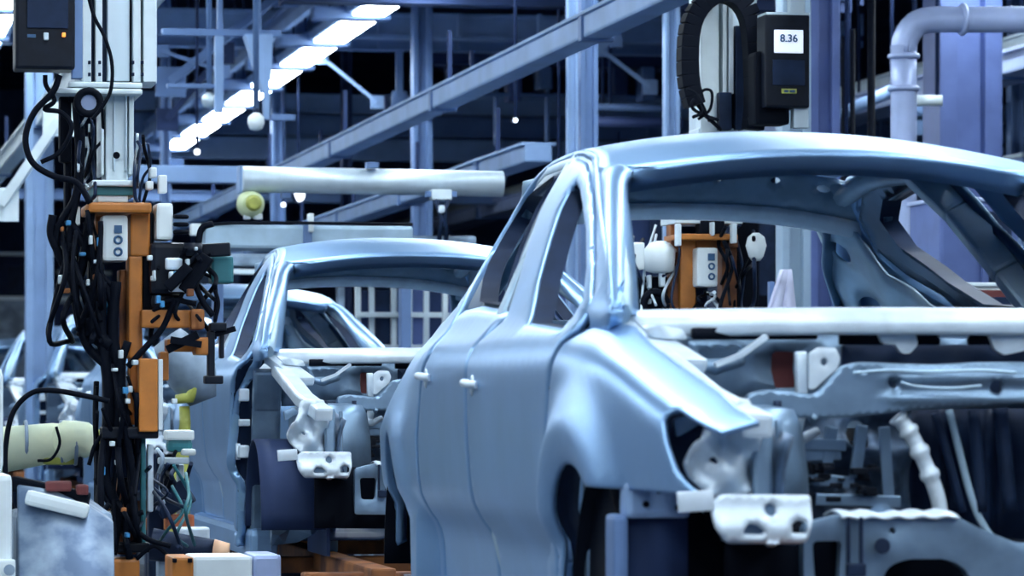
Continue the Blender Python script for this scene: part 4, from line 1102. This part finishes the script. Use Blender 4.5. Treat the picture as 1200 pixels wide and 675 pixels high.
for u, v, D, s, lb in ((350, 229, 38, 8, 'bright lamp right of the signal horn'), (332, 240, 39, 3, 'tiny bright lamp just right of the signal horn'), (231, 178, 30, 4, 'small bright lamp left of the bright cross beam'), (981, 273, 24, 3, 'tiny bright lamp seen in the rear window opening, left of a pair'), (992, 270, 24, 3.5, 'tiny bright lamp seen in the rear window opening, right of a pair'), (1118, 143, 33, 4, 'small bright lamp behind the bent pipe'), (655, 258, 30, 3, 'tiny bright lamp seen in the front side window opening'), (604, 141, 27, 3, 'tiny bright lamp above the nearest roof')):
    spotlight(u, v, D, s, lb)
# cabinets and machines standing far behind
def cabinet(u0, v0, u1, D, m, label, th=.6, cat='cabinet', trim='aluw', doors=2, m2=None, v1=None):
    b = ad(u0, HY+(CZ-FZ)*FPX/D, D)
    vb = v1 or HY+(CZ-FZ)*FPX/D
    t = root_at('machine_cabinet', (u0+u1)/2, vb, D, label, cat)
    part(t, 'case', M[m], [(u0, v0, u1, vb)], D, th, .02)
    part(t, 'top_trim', M[trim], [(u0-1, v0-1, u1+1, v0+4, -.02)], D, th+.04, .006)
    n = doors; w = (u1-u0)/n
    for i in range(n):
        d = part(t, 'door', M[m2 or m], [(u0+w*i+2, v0+8, u0+w*(i+1)-2, vb-3, -.015)], D, .03, .006)
        part(d, 'window', M['darkst'], [(u0+w*i+w*.22, v0+16, u0+w*(i+1)-w*.2, v0+16+(vb-v0)*.22, -.02)], D, .012, .002)
    settle(t); return t
cabinet(-40, 348, 96, 56, 'grime', 'grey blue machine with pale top edge at far left behind the fifth body', doors=4, m2='dkbeam')
cabinet(-30, 296, 66, 58, 'dkbeam', 'tall dark machine at far left above the pale topped one', doors=3)
cabinet(66, 318, 130, 59, 'column', 'blue grey machine directly behind the gripper hoses', doors=2, m2='darkst')
cabinet(196, 316, 250, 57, 'beam', 'pale blue machine just right of the gripper clamps', doors=2)
cabinet(252, 306, 330, 56, 'column', 'blue machine left of the second body pillar', doors=3, m2='dkbeam')
cabinet(560, 300, 640, 34, 'dkbeam', 'dark machine seen through the rear side window opening', doors=2)
cabinet(640, 290, 720, 33, 'violet', 'violet machine seen through the front side window opening', doors=2, m2='dkbeam')
cabinet(720, 236, 800, 27, 'dkbeam', 'dark machine behind the right gripper valves', doors=2, m2='darkst')
cabinet(850, 240, 915, 28, 'darkst', 'black machine behind the right gripper hoses', doors=2, m2='black')
cabinet(984, 240, 1020, 26, 'darkst', 'dark machine framed by the right end of the rear window opening', doors=1, m2='black')
cabinet(1100, 232, 1196, 21, 'violet', 'lavender machine seen through the far door opening of the nearest body', doors=2, trim='duct')
cabinet(1080, 332, 1270, 17, 'white', 'low white machine with dark gap seen below the lavender one', doors=3, m2='red')
cabinet(1196, 180, 1300, 30, 'column', 'blue grey machine at the right edge beyond the far pillar', doors=2)
# pale triangular guard seen through the rear window
mb = MB(); mb.bar(ad(974, 300, 22), ad(999, 338, 22), .035, .05, .004); mb.bar(ad(999, 336, 22), ad(978, 372, 22), .04, .05, .004); mb.bar(ad(978, 368, 22), ad(978, 698, 22), .05, .05, .004); mb.box(ad(997, 338, 22), (.07, .06, .07), bev=.01)
thing1('guard_bracket', mb, M['aluw'], 'white angled guard bracket in the right end of the rear window opening', 'bracket')
t = root_at('fabric_cover', 900, 370, 19.5, 'pale lilac cover draped below the grey column in the rear window opening', 'cover')
mb = MB(); mb.grid(lambda i, j: ad((914-36*j)+(10+48*j)*i, 316+110*j, 19.5+.06*math.sin(i*14)*j+.1*i), 14, 8); mb.build('cloth', mat('lilac_cloth', (.60, .62, .80), .8, noise=.15, bump=.2), t, solid=.02)
part(t, 'stand', M['column'], [(902, 330, 908, 728, .16)], 19.5, .05, .004)
settle(t)
# guarding fence seen through the windscreen opening of the second body
t = root_at('safety_fence', 490, 470, 27.8, 'pale framed safety fence with dark panels seen through the second windscreen opening', 'fence')
for u in (420, 436, 462, 480, 500, 522, 546): part(t, 'post', M['aluw'], [(u-3, 326, u+3, 652)], 27.8, .06, .004)
for v in (326, 366, 404): part(t, 'rail', M['aluw'], [(417, v, 550, v+6, -.01)], 27.8, .06, .004)
for i, (u0, u1) in enumerate(((422, 433), (440, 459), (466, 477), (484, 497), (504, 519), (526, 543))):
    part(t, 'panel', M[['dkbeam', 'darkst', 'column', 'violet', 'dkbeam', 'violet'][i]], [(u0, 340, u1, 366, .04), (u0, 372, u1, 648, .04)], 27.8, .02, .002)
settle(t)
# a darker gantry line high behind
t = root_at('gantry', 620, 90, 40, 'dark crane gantry with hanging hoists behind the long duct', 'gantry')
part(t, 'bridge', M['dkbeam'], [(500, 64, 820, 78)], 40, .4, .02)
for i, u in enumerate((526, 560, 596, 632, 720, 752)):
    part(t, 'hoist', M[['dkbeam', 'column', 'violet', 'column', 'dkbeam', 'column'][i]], [(u, 78, u+16, 104+7*(i % 3))], 40, .3, .02)
part(t, 'ladder_rail', M['column'], [(500, 110, 820, 114, .1), (580, 96, 584, 170, .1), (640, 96, 644, 170, .1)], 40, .08, .004)
settle(t)
